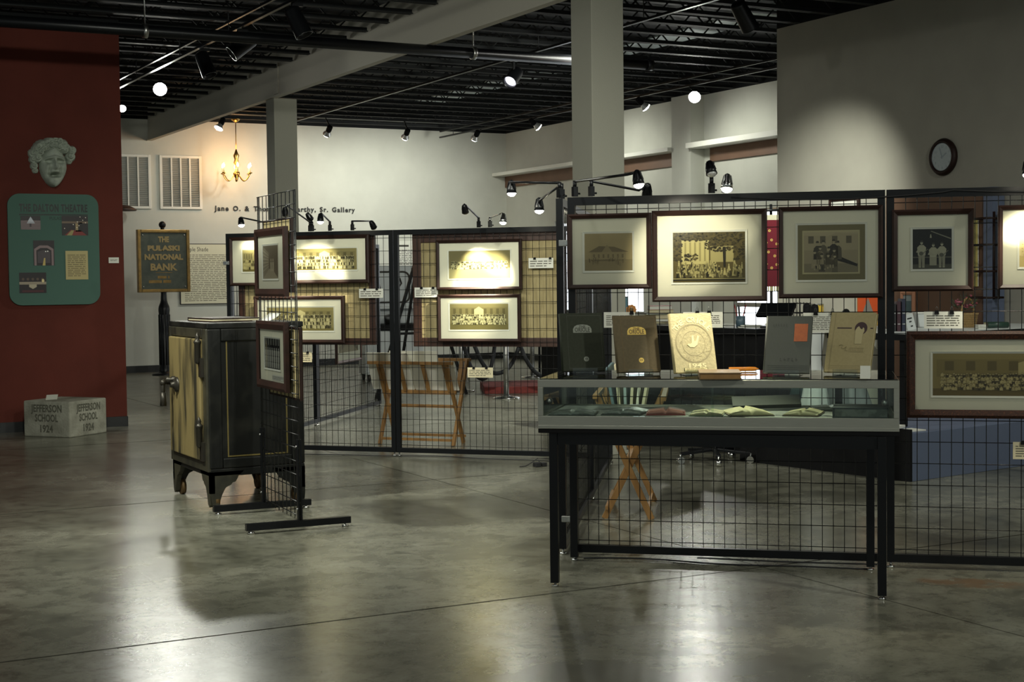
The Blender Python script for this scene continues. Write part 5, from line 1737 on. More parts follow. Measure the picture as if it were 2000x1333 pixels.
clamp_lamp(r3(1.625, TOPZ + .045, 0), onfence(983, 428, RO, RA, -0.45), r3(1.55, 1.36), 'dazzling clamp lamp on the right of the pair above the bright burlap board', 130, 50, elbow=onfence(981, 417, RO, RA, -0.45), chrome=True)

# cables
rnd = random.Random(3)


def cable(name, label, pts, r=0.004):
    return tag(MB().tube(pts, r, 6).build(name, M['rubber']), label, 'cable', 'power cables on the fences')


def floor_cable(o, rz, u0, u1, y0, amp, seed, z=0.006):
    q = random.Random(seed)
    n = int((u1 - u0) / 0.06)
    out = []
    a, b_, c = q.uniform(0, 6), q.uniform(0, 6), q.uniform(2, 4)
    for i in range(n + 1):
        u = u0 + (u1 - u0) * i / n
        out.append(loc(o, rz, u, y0 + amp * math.sin(c * u + a) + amp * .5 * math.sin(2.3 * c * u + b_), z))
    return out


cable('power_cable', 'black cable on the floor under the near fence, behind the case table', floor_cable(FO, FA, 0.05, 1.45, -0.06, 0.035, 1))
cable('power_cable', 'second black cable tangled on the floor under the near fence', floor_cable(FO, FA, 0.62, 1.5, -0.05, 0.05, 2, 0.016))
cable('power_cable', 'black cable on the floor along the rear fence beyond the folding rack', floor_cable(RO, RA, -0.3, 2.3, -0.06, 0.04, 5))
cable('power_cable', 'black cable sagging along the top rail of the near fence', [loc(FO, FA, 0.80 + 2.0 * i / 40, -0.024, 1.812 - 0.022 * math.sin(PI * ((i % 20) / 20.0)) + (0.012 if i > 20 else 0)) for i in range(41)])
t = thing('plug_adapter', 'black plug adapters lying on the floor left of the case table', 'plug', (*ground(1054, 912)[:2], 0))
MB().box(-0.05, -0.03, 0, 0.0, 0.02, 0.035).build('adapter', M['rubber'], t, bevel=0.005)
MB().box(0.012, -0.02, 0, 0.055, 0.03, 0.03).build('adapter', M['rubber'], t, bevel=0.005)
MB().tube([(0, 0.0, 0.03), (0.0, 0.03, 0.06), (-0.04, 0.05, 0.03), (-0.09, 0.05, 0.006), (-0.14, 0.06, 0.005)], 0.004, 6).build('lead', M['rubber'], t)

# ================================================================== INSIDE THE FENCES
BW = mat('white_foam_board', (0.78, 0.77, 0.68), 0.8, spec=0.2)


def print_rack(o, rz, label):
    """folding cross-legged browser rack"""
    t = thing('print_rack', label, 'print rack', (o[0], o[1], 0), rz, 'folding wooden print racks')
    L, D = 0.70, 0.28
    w = M['wood_light']
    for x in (0.0, L):
        s = 0.012 if x == 0 else -0.012
        MB().bar((x, 0.0, 0.0), (x, 0.32, 0.73), 0.024, 0.036, up=(0, 1, 0)).build('leg', w, t, bevel=0.002)
        MB().bar((x + s * 2.2, D, 0.0), (x + s * 2.2, -0.07, 0.72), 0.024, 0.036, up=(0, 1, 0)).build('leg', w, t, bevel=0.002)
    MB().bar((-0.07, -0.075, 0.715), (L + 0.04, -0.075, 0.715), 0.03, 0.026).build('top_rail', w, t, bevel=0.002)
    MB().bar((-0.03, 0.325, 0.725), (L + 0.03, 0.325, 0.725), 0.03, 0.026).build('top_rail', w, t, bevel=0.002)
    MB().bar((0.0, 0.075, 0.455), (L, 0.075, 0.455), 0.02, 0.034).build('cross_rail', w, t)
    MB().bar((0.0, 0.143, 0.33), (L, 0.143, 0.33), 0.026, 0.026).build('cross_rail', w, t)
    MB().bar((0.0, 0.02, 0.05), (L, 0.02, 0.05), 0.016, 0.022).build('cross_rail', w, t)
    MB().bar((0.0, D - 0.015, 0.065), (L, D - 0.015, 0.065), 0.016, 0.022).build('cross_rail', w, t)
    for x in (0.05, 0.23, 0.45, 0.65):
        MB().bar((x, 0.06, 0.46), (x, -0.065, 0.705), 0.036, 0.010, up=(0, 0.9, 0.45)).build('slat', w, t)
        MB().bar((x, 0.22, 0.46), (x, 0.315, 0.715), 0.036, 0.010, up=(0, -0.9, 0.45)).build('slat', w, t)
    return t


def board_in_rack(o, rz, x0, x1, y0, y1, z0, z1, label, m=None, th=0.006):
    q = loc(o, rz, (x0 + x1) / 2, y0, z0)
    t = MB().bar((0, 0, 0), (0, y1 - y0, z1 - z0), x1 - x0, th, up=(0, -(z1 - z0), y1 - y0)).build('mounted_print', m or BW, None, q, rz)
    return tag(t, label, 'mounted print', 'mounted prints standing in the folding racks')


R1, R1A = (5.062, 11.985), R(-50)
print_rack(R1, R1A, 'folding wooden print rack holding white boards behind the rear fence')
board_in_rack(R1, R1A, -0.10, 0.30, 0.088, -0.045, 0.475, 0.80, 'pale print board at the left of the rack behind the rear fence')
board_in_rack(R1, R1A, 0.31, 0.72, 0.10, -0.02, 0.475, 0.72, 'pale print board in the middle of the rack behind the rear fence')
board_in_rack(R1, R1A, 0.06, 0.52, 0.15, 0.09, 0.475, 0.81, 'white print board standing tallest in the rack behind the rear fence', M['mat_white'])
R2, R2A = (4.818, 7.33), R(55)
print_rack(R2, R2A, 'folding wooden print rack under the glass display case, crossed legs showing')
cols = [M['cream'], M['mat_board'], M['cream'], mat('pale_teal_board', (0.30, 0.38, 0.37), 0.8), M['cream'], mat('slate_teal_board', (0.10, 0.16, 0.17), 0.8)]
for k in range(6):
    board_in_rack(R2, R2A, 0.02, 0.66, 0.085 + 0.021 * k, 0.0 + 0.052 * k, 0.475, 0.93 - 0.02 * (k % 3), ['cream print board at the front of the rack under the case', 'white print board second in the rack under the case', 'cream print board third in the rack under the case', 'pale teal print board in the rack under the case', 'cream print board near the back of the rack under the case', 'dark teal print board at the back of the rack under the case'][k], cols[k], 0.016)

# rope barrier
S1, S2, S3 = ground(989, 779), ground(902, 765), ground(1040, 738)
up9 = Vector((0, 0, 0.93))
rope_end = {'black barrier rope with the deepest sag, at the left': (S2 + up9, S1 + up9), 'black barrier rope passing behind the front stanchion': (S2 + up9, S3 + up9), 'black barrier rope at the right, reaching behind the display case': (S1 + up9, None)}
for px, py, h, lab in ((989, 779, 1.0, 'chrome stanchion post with round base in front of the red platform'), (902, 765, 1.0, 'chrome stanchion post behind the folding rack, partly hidden'), (1040, 738, 1.0, 'chrome stanchion post behind the red platform')):
    p = ground(px, py)
    t = thing('stanchion', lab, 'stanchion', (p.x, p.y, 0), 0, 'chrome stanchions of the rope barrier')
    MB().lathe((0, 0, 0), (0, 0, 1), [(0, 0.0), (0, 0.165), (0.012, 0.165), (0.02, 0.15), (0.03, 0.06), (0.04, 0.035)], 30).build('base', M['chrome'], t)
    MB().cyl((0, 0, 0.03), (0, 0, h - 0.05), 0.032, n=20).build('pole', M['steel'], t)
    MB().lathe((0, 0, h - 0.06), (0, 0, 1), [(0, 0.034), (0.01, 0.045), (0.03, 0.045), (0.04, 0.03), (0.05, 0.035), (0.07, 0.0)], 20).build('cap', M['chrome'], t)
for Y, pts, lab in ((17.0, [(903, 655), (910, 690), (922, 722), (938, 740), (952, 735), (962, 705), (970, 655)], 'black barrier rope with the deepest sag, at the left'),
                    (16.3, [(925, 672), (938, 702), (952, 722), (970, 730), (990, 722), (1004, 702), (1016, 672)], 'black barrier rope passing behind the front stanchion'),
                    (16.1, [(1014, 672), (1026, 700), (1042, 724), (1062, 738), (1084, 742), (1104, 734)], 'black barrier rope at the right, reaching behind the display case')):
    P = [at(x, y, Y) for x, y in pts]
    P = [rope_end[lab][0]] + P + ([rope_end[lab][1]] if rope_end[lab][1] else [])
    Q = []
    for i in range(len(P) - 1):
        for k in range(4):
            u = k / 4
            p0, p1, p2, p3 = P[max(i - 1, 0)], P[i], P[i + 1], P[min(i + 2, len(P) - 1)]
            Q.append(0.5 * ((2 * p1) + (p2 - p0) * u + (2 * p0 - 5 * p1 + 4 * p2 - p3) * u * u + (3 * p1 - p0 - 3 * p2 + p3) * u ** 3))
    Q.append(P[-1])
    tag(MB().tube(Q, 0.026, 10).build('barrier_rope', M['rope']), lab, 'rope', 'black barrier ropes')
t = thing('red_platform', 'low brick red platform on the floor behind the front stanchion', 'platform', (8.98, 16.85, 0), R(-24))
MB().box(-0.40, -0.55, 0, 0.42, 0.60, 0.085).build('deck', M['carpet_red'], t, bevel=0.006)
t = thing('draped_table', 'long dark draped table beyond the barrier ropes', 'table', (*at(985, 690, 20.0)[:2], 0), R(-20))
MB().box(-0.62, -0.25, 0.80, 0.62, 0.25, 0.84).build('table_top', M['black_matte'], t)
fr = MB()
for i in range(60):
    x = -0.62 + 1.24 * i / 60
    fr.box(x, -0.262, 0.60 + 0.012 * (i % 3), x + 0.014, -0.252, 0.83)
fr.build('fringed_drape', mat('dark_burgundy_cloth', (0.030, 0.008, 0.012), 0.9), t)
for x in (-0.57, 0.57):
    for y in (-0.2, 0.2):
        MB().cyl((x, y, 0), (x, y, 0.80), 0.018, n=10).build('leg', M['black'], t)
p = at(1076, 706, 19.4)
t = thing('wooden_crate', 'light wooden crate standing left of the near fence corner, behind the wire', 'crate', (p.x, p.y, 0), R(-20))
MB().box(-0.12, -0.12, 0.0, 0.12, 0.12, 0.90).build('plinth', M['wood_frame2'], t)
MB().box(-0.11, -0.11, 0.90, 0.11, 0.11, 1.04).box(-0.115, -0.115, 0.93, 0.115, 0.115, 0.945).box(-0.115, -0.115, 1.0, 0.115, 0.115, 1.015).build('box', M['wood_light'], t)

# white enamel stove with a tall rounded back
p0, p1 = at(728, 640, 19.4), at(812, 640, 19.4)
cx = (p0.x + p1.x) / 2
t = thing('enamel_stove', 'white enamel stove with tall rounded back panel seen through the rear fence', 'stove', (cx, 19.4, 0), R(-12))
MB().box(-0.42, 0, 0.10, 0.42, 0.55, 0.72).build('body', M['white'], t, bevel=0.01)
MB().box(-0.46, -0.04, 0.72, 0.46, 0.58, 0.80).build('stove_top', M['black_matte'], t, bevel=0.006)
MB().box(-0.42, 0.50, 0.80, 0.42, 0.56, 1.64).build('back_panel', M['white'], t, bevel=0.02)
o2 = []
for cx2, cz2, a0 in ((0.24, 1.20, -90), (0.24, 1.46, 0), (-0.24, 1.46, 90), (-0.24, 1.20, 180)):
    for k in range(6):
        a = R(a0 + 18 * k)
        o2.append((cx2 + 0.09 * math.cos(a), cz2 + 0.09 * math.sin(a)))
pts = [(x, 0.49, z) for x, z in o2 + o2[:1]]
MB().tube(pts, 0.014, 6).build('panel_rim', M['iron'], t)
for x in (-0.09, 0.09):
    MB().tube([(x * 2.1, 0.49, 1.46), (x * 2.3, 0.46, 1.38), (x * 1.6, 0.44, 1.30), (x, 0.46, 1.24), (x * 1.4, 0.47, 1.40), (x * 2.0, 0.49, 1.45)], 0.012, 6).build('scroll_bracket', M['iron'], t)
MB().box(-0.44, 0.28, 1.02, 0.44, 0.52, 1.05).build('warming_shelf', M['white'], t, bevel=0.006)
for x in (-0.3, 0.02):
    MB().lathe((x, 0.25, 0.80), (0, 0, 1), [(0, 0.0), (0, 0.10), (0.10, 0.12), (0.13, 0.11), (0.15, 0.03), (0.17, 0.02), (0.175, 0.0)], 16).build('pot', M['steel'], t)
for x in (-0.36, 0.36):
    for y in (0.06, 0.49):
        MB().cyl((x, y, 0), (x, y, 0.10), 0.02, 0.035, 10).build('leg', M['iron'], t)
# black easel in front of it
a, b_ = at(808, 522, 16.6), at(760, 690, 16.6)
d = (b_ - a)
foot = a + d * (a.z / (a.z - b_.z))
top = a - d * 0.25
t = thing('black_easel', 'thin black easel leg slanting across the wire between the burlap boards', 'easel', (foot.x, 16.6, 0))
T0 = top - Vector((foot.x, 16.6, 0))
MB().bar((0, 0, 0), T0, 0.032).build('leg', M['black'], t)
MB().bar((2 * T0.x, 0, 0), T0, 0.032).build('leg', M['black'], t)
MB().bar((T0.x, 0.75, 0), T0 + Vector((0, 0.02, -0.02)), 0.028).build('leg', M['black'], t)
MB().bar((T0.x * .45, -0.02, 0.78), (T0.x * 1.55, -0.02, 0.78), 0.03).build('cross_bar', M['black'], t)

# counter along the aisle, with what stands on it
t = thing('black_counter', 'black service counter behind the display case and the near fence', 'counter', (7.2, 9.45, 0))
MB().box(0.02, 0, 0, 0.60, 3.5, 0.965).build('body', M['black_matte'], t)
MB().box(-0.02, -0.02, 0.965, 0.64, 3.52, 1.01).build('counter_top', M['black'], t, bevel=0.003)
CZ = 1.0105


def on_counter(px, X=7.42, z=CZ):
    p = atx(px, 620, X)
    return Vector((X, p.y, z))


FACE = R(-33)
bpos = on_counter(1119, 7.22)
for k, (px, w, h, c, lab) in enumerate(((1128, 0.07, 0.24, (0.55, 0.52, 0.38), 'cream binder at the left end of the counter row'), (1139, 0.05, 0.25, (0.10, 0.12, 0.13), 'dark grey binder second in the counter row'), (1150, 0.06, 0.24, (0.20, 0.25, 0.24), 'grey green binder third in the counter row'), (1161, 0.06, 0.25, (0.58, 0.53, 0.33), 'yellowish binder fourth in the counter row'), (1172, 0.05, 0.24, (0.12, 0.075, 0.06), 'brown binder fifth in the counter row'), (1186, 0.09, 0.24, (0.22, 0.23, 0.21), 'wide grey binder at the right end of the counter row'))):
    p = bpos.copy()
    bpos = bpos + Vector((math.cos(FACE), math.sin(FACE), 0)) * (w / 2 + 0.003)
    p = bpos.copy()
    bpos = bpos + Vector((math.cos(FACE), math.sin(FACE), 0)) * (w / 2 + 0.003)
    t = thing('binder', lab, 'binder', p, FACE, 'binders standing on the black counter')
    MB().box(-w / 2, 0, 0, w / 2, 0.004, h).box(-w / 2, 0.004, 0, -w / 2 + 0.003, 0.22, h).box(w / 2 - 0.003, 0.004, 0, w / 2, 0.22, h).build('cover', mat('binder_cover', c, 0.6), t)
    MB().box(-w / 2 + 0.005, 0.006, 0.005, w / 2 - 0.005, 0.215, h - 0.005).build('pages', M['paper'], t)
p = on_counter(1212, 7.58)
t = thing('cover_stand', 'blue toned book standing face-out beside the counter binders', 'book', p, FACE)
MB().box(-0.075, 0, 0, 0.075, 0.02, 0.235).build('cover', mat('navy_edge', (0.014, 0.020, 0.028), 0.5), t)
Print().rect(-0.06, 0.01, 0.068, 0.225, sRGB(84, 126, 140)).poly([(-0.03, 0.02), (0.02, 0.06), (0.04, 0.13), (0.0, 0.16), (-0.03, 0.10)], sRGB(46, 66, 80), 2).rect(-0.05, 0.02, 0.06, 0.045, sRGB(150, 182, 188), 2).build('cover_picture', M['print'], t, (0, -0.0005, 0))
p = on_counter(1233, 7.5)
t = thing('flower_ornament', 'small orange flower ornament on the counter before the bright window', 'ornament', p, FACE)
fl = MB()
for k in range(9):
    a = 2 * PI * k / 9
    fl.ball((0.032 * math.cos(a), 0, 0.115 + 0.032 * math.sin(a)), 0.019, 8, (1, .4, 1))
fl.build('petals', mat('orange_petal', (0.60, 0.26, 0.07), 0.6), t)
MB().ball((0, -0.006, 0.115), 0.02, 8, (1, .5, 1)).cyl((0, 0, 0.0), (0, 0, 0.10), 0.004, n=6).cyl((0, 0, 0), (0, 0, 0.01), 0.025, n=12).build('stem', mat('leaf_brown', (0.22, 0.14, 0.05), 0.7), t)
zc = CZ
rnd = random.Random(12)
mcol = [((0.30, 0.30, 0.17), 'olive'), ((0.16, 0.13, 0.06), 'brown'), ((0.50, 0.46, 0.30), 'cream'), ((0.10, 0.13, 0.06), 'green'), ((0.32, 0.26, 0.10), 'mustard'), ((0.28, 0.03, 0.03), 'red')]
for k, (c, nm) in enumerate(mcol):
    p = on_counter(1290 + rnd.uniform(-5, 5), 7.45, zc)
    th = 0.016 + 0.01 * (k % 3)
    t = thing('magazine', nm + ' magazine ' + ('on top of' if k == 5 else 'in') + ' the pile on the black counter', 'magazine', p, FACE + rnd.uniform(-.25, .25), 'magazines piled on the black counter')
    w = 0.30 - 0.02 * k
    MB().box(-w / 2, 0, 0, w / 2, 0.24, 0.003).box(-w / 2, 0, th - 0.003, w / 2, 0.24, th).build('cover', mat('magazine_cover', c, 0.5), t)
    MB().box(-w / 2 + .003, 0.002, 0.003, w / 2 - .003, 0.238, th - 0.003).build('pages', M['paper'] if k % 2 else M['cream'], t)
    zc += th + 0.0005
p = on_counter(1446, 7.36)
t = thing('pen_cup', 'cup of pens and scissors with red handles on the black counter', 'pen cup', p, 0)
MB().lathe((0, 0, 0), (0, 0, 1), [(0, 0.0), (0, 0.035), (0.09, 0.038), (0.09, 0.034), (0.01, 0.03), (0.01, 0.0)], 16).build('cup', mat('blue_cup', (0.06, 0.10, 0.13), 0.4), t)
for k in range(5):
    a = k * 1.3
    MB().cyl((0.01 * math.cos(a), 0.01 * math.sin(a), 0.02), (0.05 * math.cos(a), 0.05 * math.sin(a), 0.17 + 0.01 * (k % 3)), 0.004, n=6).build('pen', M['black'] if k % 2 else mat('red_pen', (0.30, 0.02, 0.02), 0.4), t)
p = on_counter(1513, 7.44)
t = thing('desk_monitor', 'black desk monitor tipped back on the counter, behind the fence', 'monitor', p, R(-62))
MB().box(-0.10, -0.06, 0, 0.10, 0.10, 0.015).bar((0, 0.03, 0.01), (0, 0.05, 0.10), 0.04).build('stand', M['black'], t)
MB().bar((-0.15, 0.03, 0.14), (0.15, 0.03, 0.14), 0.03, 0.15, up=(0, 0.75, 0.65)).build('housing', M['black'], t, bevel=0.006)
for px, lab in ((1412, 'left'), (1464, 'right')):
    p = on_counter(px, 7.35)
    t = thing('paper_stack', 'small stack of papers on the black counter, %s of the pen cup' % lab, 'papers', p, FACE, 'paper stacks on the black counter')
    for k in range(3):
        MB().box(-0.09 + 0.01 * k, 0, 0.006 * k, 0.09 + 0.006 * k, 0.20, 0.006 * k + 0.0055).build('sheets', [M['paper'], M['black_matte'], M['mat_white']][k], t)

# office chair
p = ground(1572, 906)
t = thing('office_chair', 'black office chair with a star base seen below the display case', 'chair', (6.72, 9.35, 0), R(25))
for k in range(5):
    a = 2 * PI * k / 5
    c, s = math.cos(a), math.sin(a)
    MB().bar((0, 0, 0.10), (0.28 * c, 0.28 * s, 0.075), 0.04, 0.022).build('leg', M['black'], t, bevel=0.003)
    MB().cyl((0.28 * c - 0.02 * s, 0.28 * s + 0.02 * c, 0.028), (0.28 * c + 0.02 * s, 0.28 * s - 0.02 * c, 0.028), 0.028, n=14).cyl((0.28 * c, 0.28 * s, 0.03), (0.28 * c, 0.28 * s, 0.08), 0.008, n=8).build('caster', M['chrome'], t)
MB().cyl((0, 0, 0.08), (0, 0, 0.42), 0.025, n=14).build('gas_column', M['chrome'], t)
MB().box(-0.24, -0.23, 0.42, 0.24, 0.23, 0.50).build('seat', M['black_matte'], t, bevel=0.03)
MB().box(-0.20, 0.22, 0.55, 0.20, 0.28, 0.98).build('backrest', M['black_matte'], t, bevel=0.03)
MB().bar((0, 0.12, 0.44), (0, 0.27, 0.48), 0.05, 0.02).bar((0, 0.28, 0.46), (0, 0.29, 0.70), 0.05, 0.02).build('back_bracket', M['black'], t)

# low blue platform with costumes
PO, PA = (7.196, 7.717), R(8.8)
t = thing('blue_platform', 'low blue grey display platform behind the near fence at the right', 'platform', (PO[0], PO[1], 0), PA)
MB().box(0.01, 0, 0.0, 2.6, 1.62, 0.335).build('box', M['blue'], t, bevel=0.004)
MB().box(-0.01, 0.0, 0.0, 0.01, 1.62, 0.36).build('side_panel', M['black_matte'], t)


def plat(u, v, z=0.3355):
    return Vector(loc(PO, PA, u, v, z))


for (u, v, c, h, r, lab) in ((0.15, 1.0, (0.58, 0.60, 0.58), 0.80, 0.13, 'white costume dress on the left of the blue platform'), (0.85, 1.30, (0.60, 0.62, 0.62), 0.75, 0.21, 'white costume dress behind the rightmost standing yearbook'), (0.42, 1.32, (0.018, 0.040, 0.040), 0.80, 0.17, 'dark green costume dress between the two white ones')):
    p = plat(u, v)
    t = thing('costume_dress', lab, 'dress', p, 0, 'costume dresses on the blue platform')
    prof = [(0.0, r), (0.06, r * 0.98), (h * .45, r * .55), (h * .58, r * .38), (h * .70, r * .50), (h * .85, r * .62), (h * .93, r * .42), (h * .97, r * .22), (h, r * .18)]
    mb = MB().lathe((0, 0, 0.0), (0, 0, 1), prof, 36)
    for i in range(len(mb.v)):
        x, y, z = mb.v[i]
        a = math.atan2(y, x)
        k = 1 + 0.09 * math.sin(9 * a) * max(0, 1 - z / (h * .55))
        mb.v[i] = (x * k, y * k * .8, z)
    mb.build('dress', mat('dress_cloth', c, 0.85), t)
    MB().cyl((0, 0, h * .96), (0, 0, h * 1.06), 0.03, n=12).ball((0, 0, h * 1.06), 0.03, 10).build('form_neck', M['black_matte'], t)
for k, (u, v) in enumerate(((0.12, 0.12), (0.18, 0.32))):
    t = MB().box(-0.10, -0.07, 0, 0.10, 0.07, 0.008 + 0.01 * k).build('paper_stack', M['paper'], None, plat(u, v), PA + 0.4 * k - 0.1)
    tag(t, ('loose white papers on the front corner of the blue platform', 'second sheaf of white papers on the blue platform')[k], 'papers')

# side table with baskets
TO = (7.42, 8.02)
t = thing('side_table', 'white table with a black edge carrying a basket, behind the near fence', 'table', (TO[0], TO[1], 0), PA)
MB().box(0, 0, 0.955, 2.3, 0.72, 1.0).build('table_top', M['black'], t)
MB().box(0.004, 0.004, 1.0, 2.296, 0.716, 1.004).build('table_cover', M['white'], t)
for x in (0.06, 2.2):
    for y in (0.06, 0.66):
        MB().box(x - .02, y - .02, 0.336, x + .02, y + .02, 0.955).build('leg', M['black'], t)
TZ = 1.0045


def on_table(px, py=642):
    p = ground(px, py, TZ)
    return Vector((p.x, p.y, TZ))


p = on_table(1890, 640)
t = thing('wicker_basket', 'tan wicker basket with a tall arched handle and flowers', 'basket', p, PA)
WK = mat('tan_wicker', (0.40, 0.27, 0.11), 0.7, color2=(0.26, 0.16, 0.06), scale=90, stretch=(1, 1, 3))
bk = MB().lathe((0, 0, 0), (0, 0, 1), [(0, 0.0), (0, 0.062), (0.10, 0.078), (0.104, 0.084), (0.112, 0.084), (0.112, 0.074), (0.02, 0.058), (0.02, 0.0)], 26)
for k in range(7):
    z = 0.012 + 0.0135 * k
    bk.lathe((0, 0, z), (0, 0, 1), [(0, 0.062 + 0.0022 * k), (0.004, 0.068 + 0.0022 * k), (0.008, 0.062 + 0.0022 * k)], 26)
bk.build('basket_bowl', WK, t)
MB().tube([(0.078 * math.cos(PI * i / 16), 0, 0.10 + 0.13 * math.sin(PI * i / 16)) for i in range(17)], 0.008, 8).build('handle', WK, t)
rnd = random.Random(6)
lv, fw = MB(), MB()
for k in range(80):
    a, q = rnd.uniform(0, 2 * PI), rnd.uniform(0.1, 1.2)
    d = Vector((math.cos(a) * math.sin(q) * 1.2, math.sin(a) * math.sin(q) * .8, math.cos(q)))
    c = Vector((-0.02, 0.02, 0.13)) + d * rnd.uniform(0.04, 0.13)
    s = rnd.uniform(0.014, 0.028)
    x = d.orthogonal().normalized() * s * .5
    if k % 3:
        lv.add([c - d * s, c + x, c + d * s * 1.4, c - x], [(0, 1, 2, 3)])
    else:
        fw.ball(tuple(c), rnd.uniform(0.008, 0.016), 7, (1, 1, .7))
lv.build('leaves', mat('silk_leaf', (0.05, 0.085, 0.045), 0.7), t)
fw.build('flowers', mat('dark_pink_flower', (0.22, 0.02, 0.04), 0.7, color2=(0.36, 0.12, 0.16), scale=30), t)
p = on_table(1845, 640)
t = thing('white_bin', 'white plastic bin beside the wicker basket', 'bin', p + Vector((0, 0.10, 0)), R(-30))
MB().prism([(-0.125, 0), (0.125, 0), (0.14, 0.115), (-0.14, 0.115)], 0, 0.16).build('body', M['white'], t, bevel=0.006)
MB().box(-0.147, -0.007, 0.108, 0.147, 0.167, 0.122).build('lid', M['white_paint'], t, bevel=0.003)
p = on_table(1948, 641)
t = thing('green_book', 'thick dark green book lying right of the wicker basket', 'book', p, R(-28))
MB().box(-0.075, 0, 0, 0.085, 0.11, 0.004).box(-0.075, 0, 0.041, 0.085, 0.11, 0.045).cyl((-0.075, 0.004, 0.0225), (0.085, 0.004, 0.0225), 0.0225, n=14).build('cover', mat('dark_green_leather', (0.020, 0.05, 0.036), 0.4), t)
MB().box(-0.072, 0.006, 0.004, 0.082, 0.106, 0.041).build('pages', M['cream'], t)
p = on_table(1917, 643)
t = thing('paper_block', 'white block of note paper left of the green book', 'papers', p, R(-28))
for k in range(3):
    MB().box(-0.03, -0.02, 0.012 * k, 0.035, 0.06, 0.012 * k + 0.008).build('pad', M['paper'], t)
p = on_table(1782, 645)
t = thing('label_binder', 'leaning white binder with dark spine marks on the table', 'binder', p, R(-30))
s0 = MB().box(-0.032, 0, 0, 0.032, 0.16, 0.125)
s1 = MB().box(-0.018, -0.001, 0.085, 0.018, 0, 0.095).box(-0.008, -0.001, 0.06, 0.010, 0, 0.07).box(-0.005, -0.001, 0.025, 0.012, 0, 0.035)
ln = Matrix.Rotation(R(-14), 4, 'Y')
s0.xf(ln).build('cover', M['white'], t)
s1.xf(ln).build('spine_marks', M['ink'], t)
p = on_table(1752, 648)
for k in range(3):
    t = thing('dark_book', ('black book standing at the left end of the table', 'plum book standing second on the table', 'navy book standing third on the table')[k], 'book', p + Vector((0.035 * k * 0.87, -0.035 * k * 0.5 + 0.03, 0)), R(-30), 'dark books standing on the table')
    MB().box(-0.013, 0, 0, 0.013, 0.14, 0.20 + 0.02 * k).build('cover', mat('dark_cover', ((0.012, 0.012, 0.014), (0.04, 0.012, 0.02), (0.012, 0.016, 0.04))[k], 0.5), t)
    MB().box(-0.010, -0.001, 0.05, 0.010, 0, 0.058).box(-0.010, -0.001, 0.13, 0.010, 0, 0.138).build('spine_bands', M['steel'], t)

# things against the right wall
def on_wall(name, label, cat, px0, py0, px1, py1, X, draw, group=None, frame=None):
    a, b_ = atx(px0, py1, X), atx(px1, py0, X)
    w, h = a.y - b_.y, b_.z - a.z
    t = thing(name, label, cat, (X, a.y, a.z), R(-90), group)
    if frame:
        wood_rect(0, 0, w, h, frame[1], -0.03, 0).build('moulding', frame[0], t)
    MB().box(0.002, -0.012, 0.002, w - 0.002, -0.001, h - 0.002).build('board', BW, t)
    draw(w, h).build('picture', M['print'], t, (0, -0.0125, 0))
    return t


on_wall('framed_print', 'coral framed picture low on the brown partition, above the table', 'framed picture', 1762, 570, 1788, 642, 9.85, lambda w, h: Print().rect(0.02, 0.02, w - .02, h - .02, sRGB(150, 160, 160)).rect(w * .25, h * .3, w * .75, h * .75, sRGB(90, 110, 112), 2), frame=(mat('coral_frame', (0.50, 0.24, 0.14), 0.6), 0.03))
on_wall('cream_poster', 'narrow cream poster on the brown partition right of the musicians frame', 'poster', 1888, 425, 1912, 560, 9.85, lambda w, h: Print().rect(0, 0, w, h, sRGB(206, 190, 110)))
on_wall('framed_print', 'small white picture with dark frame peeking above the cannon frame', 'framed picture', 1622, 384, 1680, 470, 9.99, lambda w, h: Print().rect(0.02, 0.02, w - .02, h - .02, sRGB(214, 214, 204)), frame=(M['wood_dark'], 0.03))
p = atx(1692, 600, 9.9)
t = thing('orange_poster', 'orange poster with a grey pyramid leaning behind the tan yearbook', 'poster', (9.93, p.y, 0.93), R(-82))
MB().box(-0.13, -0.02, 0, 0.15, 0, 0.42).build('board', M['wood_light'], t)
Print().rect(-0.12, 0.01, 0.14, 0.40, sRGB(186, 78, 40)).rect(-0.12, 0.01, 0.14, 0.09, sRGB(196, 160, 80), 2).poly([(-0.07, 0.10), (0.09, 0.10), (0.01, 0.27)], sRGB(120, 116, 110), 2).rect(-0.06, 0.09, 0.08, 0.13, sRGB(70, 96, 52), 3).build('picture', M['print'], t, (0, -0.021, 0))
t = thing('wall_shelf', 'pale narrow wall shelf behind the grey and tan yearbooks', 'shelf', (9.7, 10.98, 0.90))
MB().box(0, 0, 0, 0.29, 1.6, 0.03).build('board', M['white_paint'], t)
for y in (0.2, 1.4):
    MB().prism([(0.05, 0), (0.29, 0), (0.29, -0.2)], y, y + 0.02).build('bracket', M['white_paint'], t)
p = atx(1594, 604, 9.82)
t = thing('paint_can', 'yellow and black tin standing on the pale wall shelf', 'tin', (9.82, p.y, 0.931), 0)
MB().cyl((0, 0, 0), (0, 0, 0.20), 0.075, n=22).build('body', mat('yellow_tin', (0.42, 0.28, 0.03), 0.4, color2=(0.04, 0.05, 0.03), scale=9, lo=0.48, hi=0.5), t)
MB().lathe((0, 0, 0.20), (0, 0, 1), [(0, 0.075), (0.006, 0.078), (0.008, 0.07), (0.004, 0.06), (0.004, 0.0)], 22).build('lid', M['steel'], t)
p = atx(1556, 604, 9.82)
t = thing('wire_organiser', 'black wire organiser rack on the pale wall shelf', 'wire rack', (9.82, p.y, 0.931), 0)
mb = MB()
for z in (0.01, 0.11, 0.21):
    mb.tube([(-0.07, -0.13, z), (-0.07, 0.13, z), (0.07, 0.13, z), (0.07, -0.13, z), (-0.07, -0.13, z)], 0.004, 5)
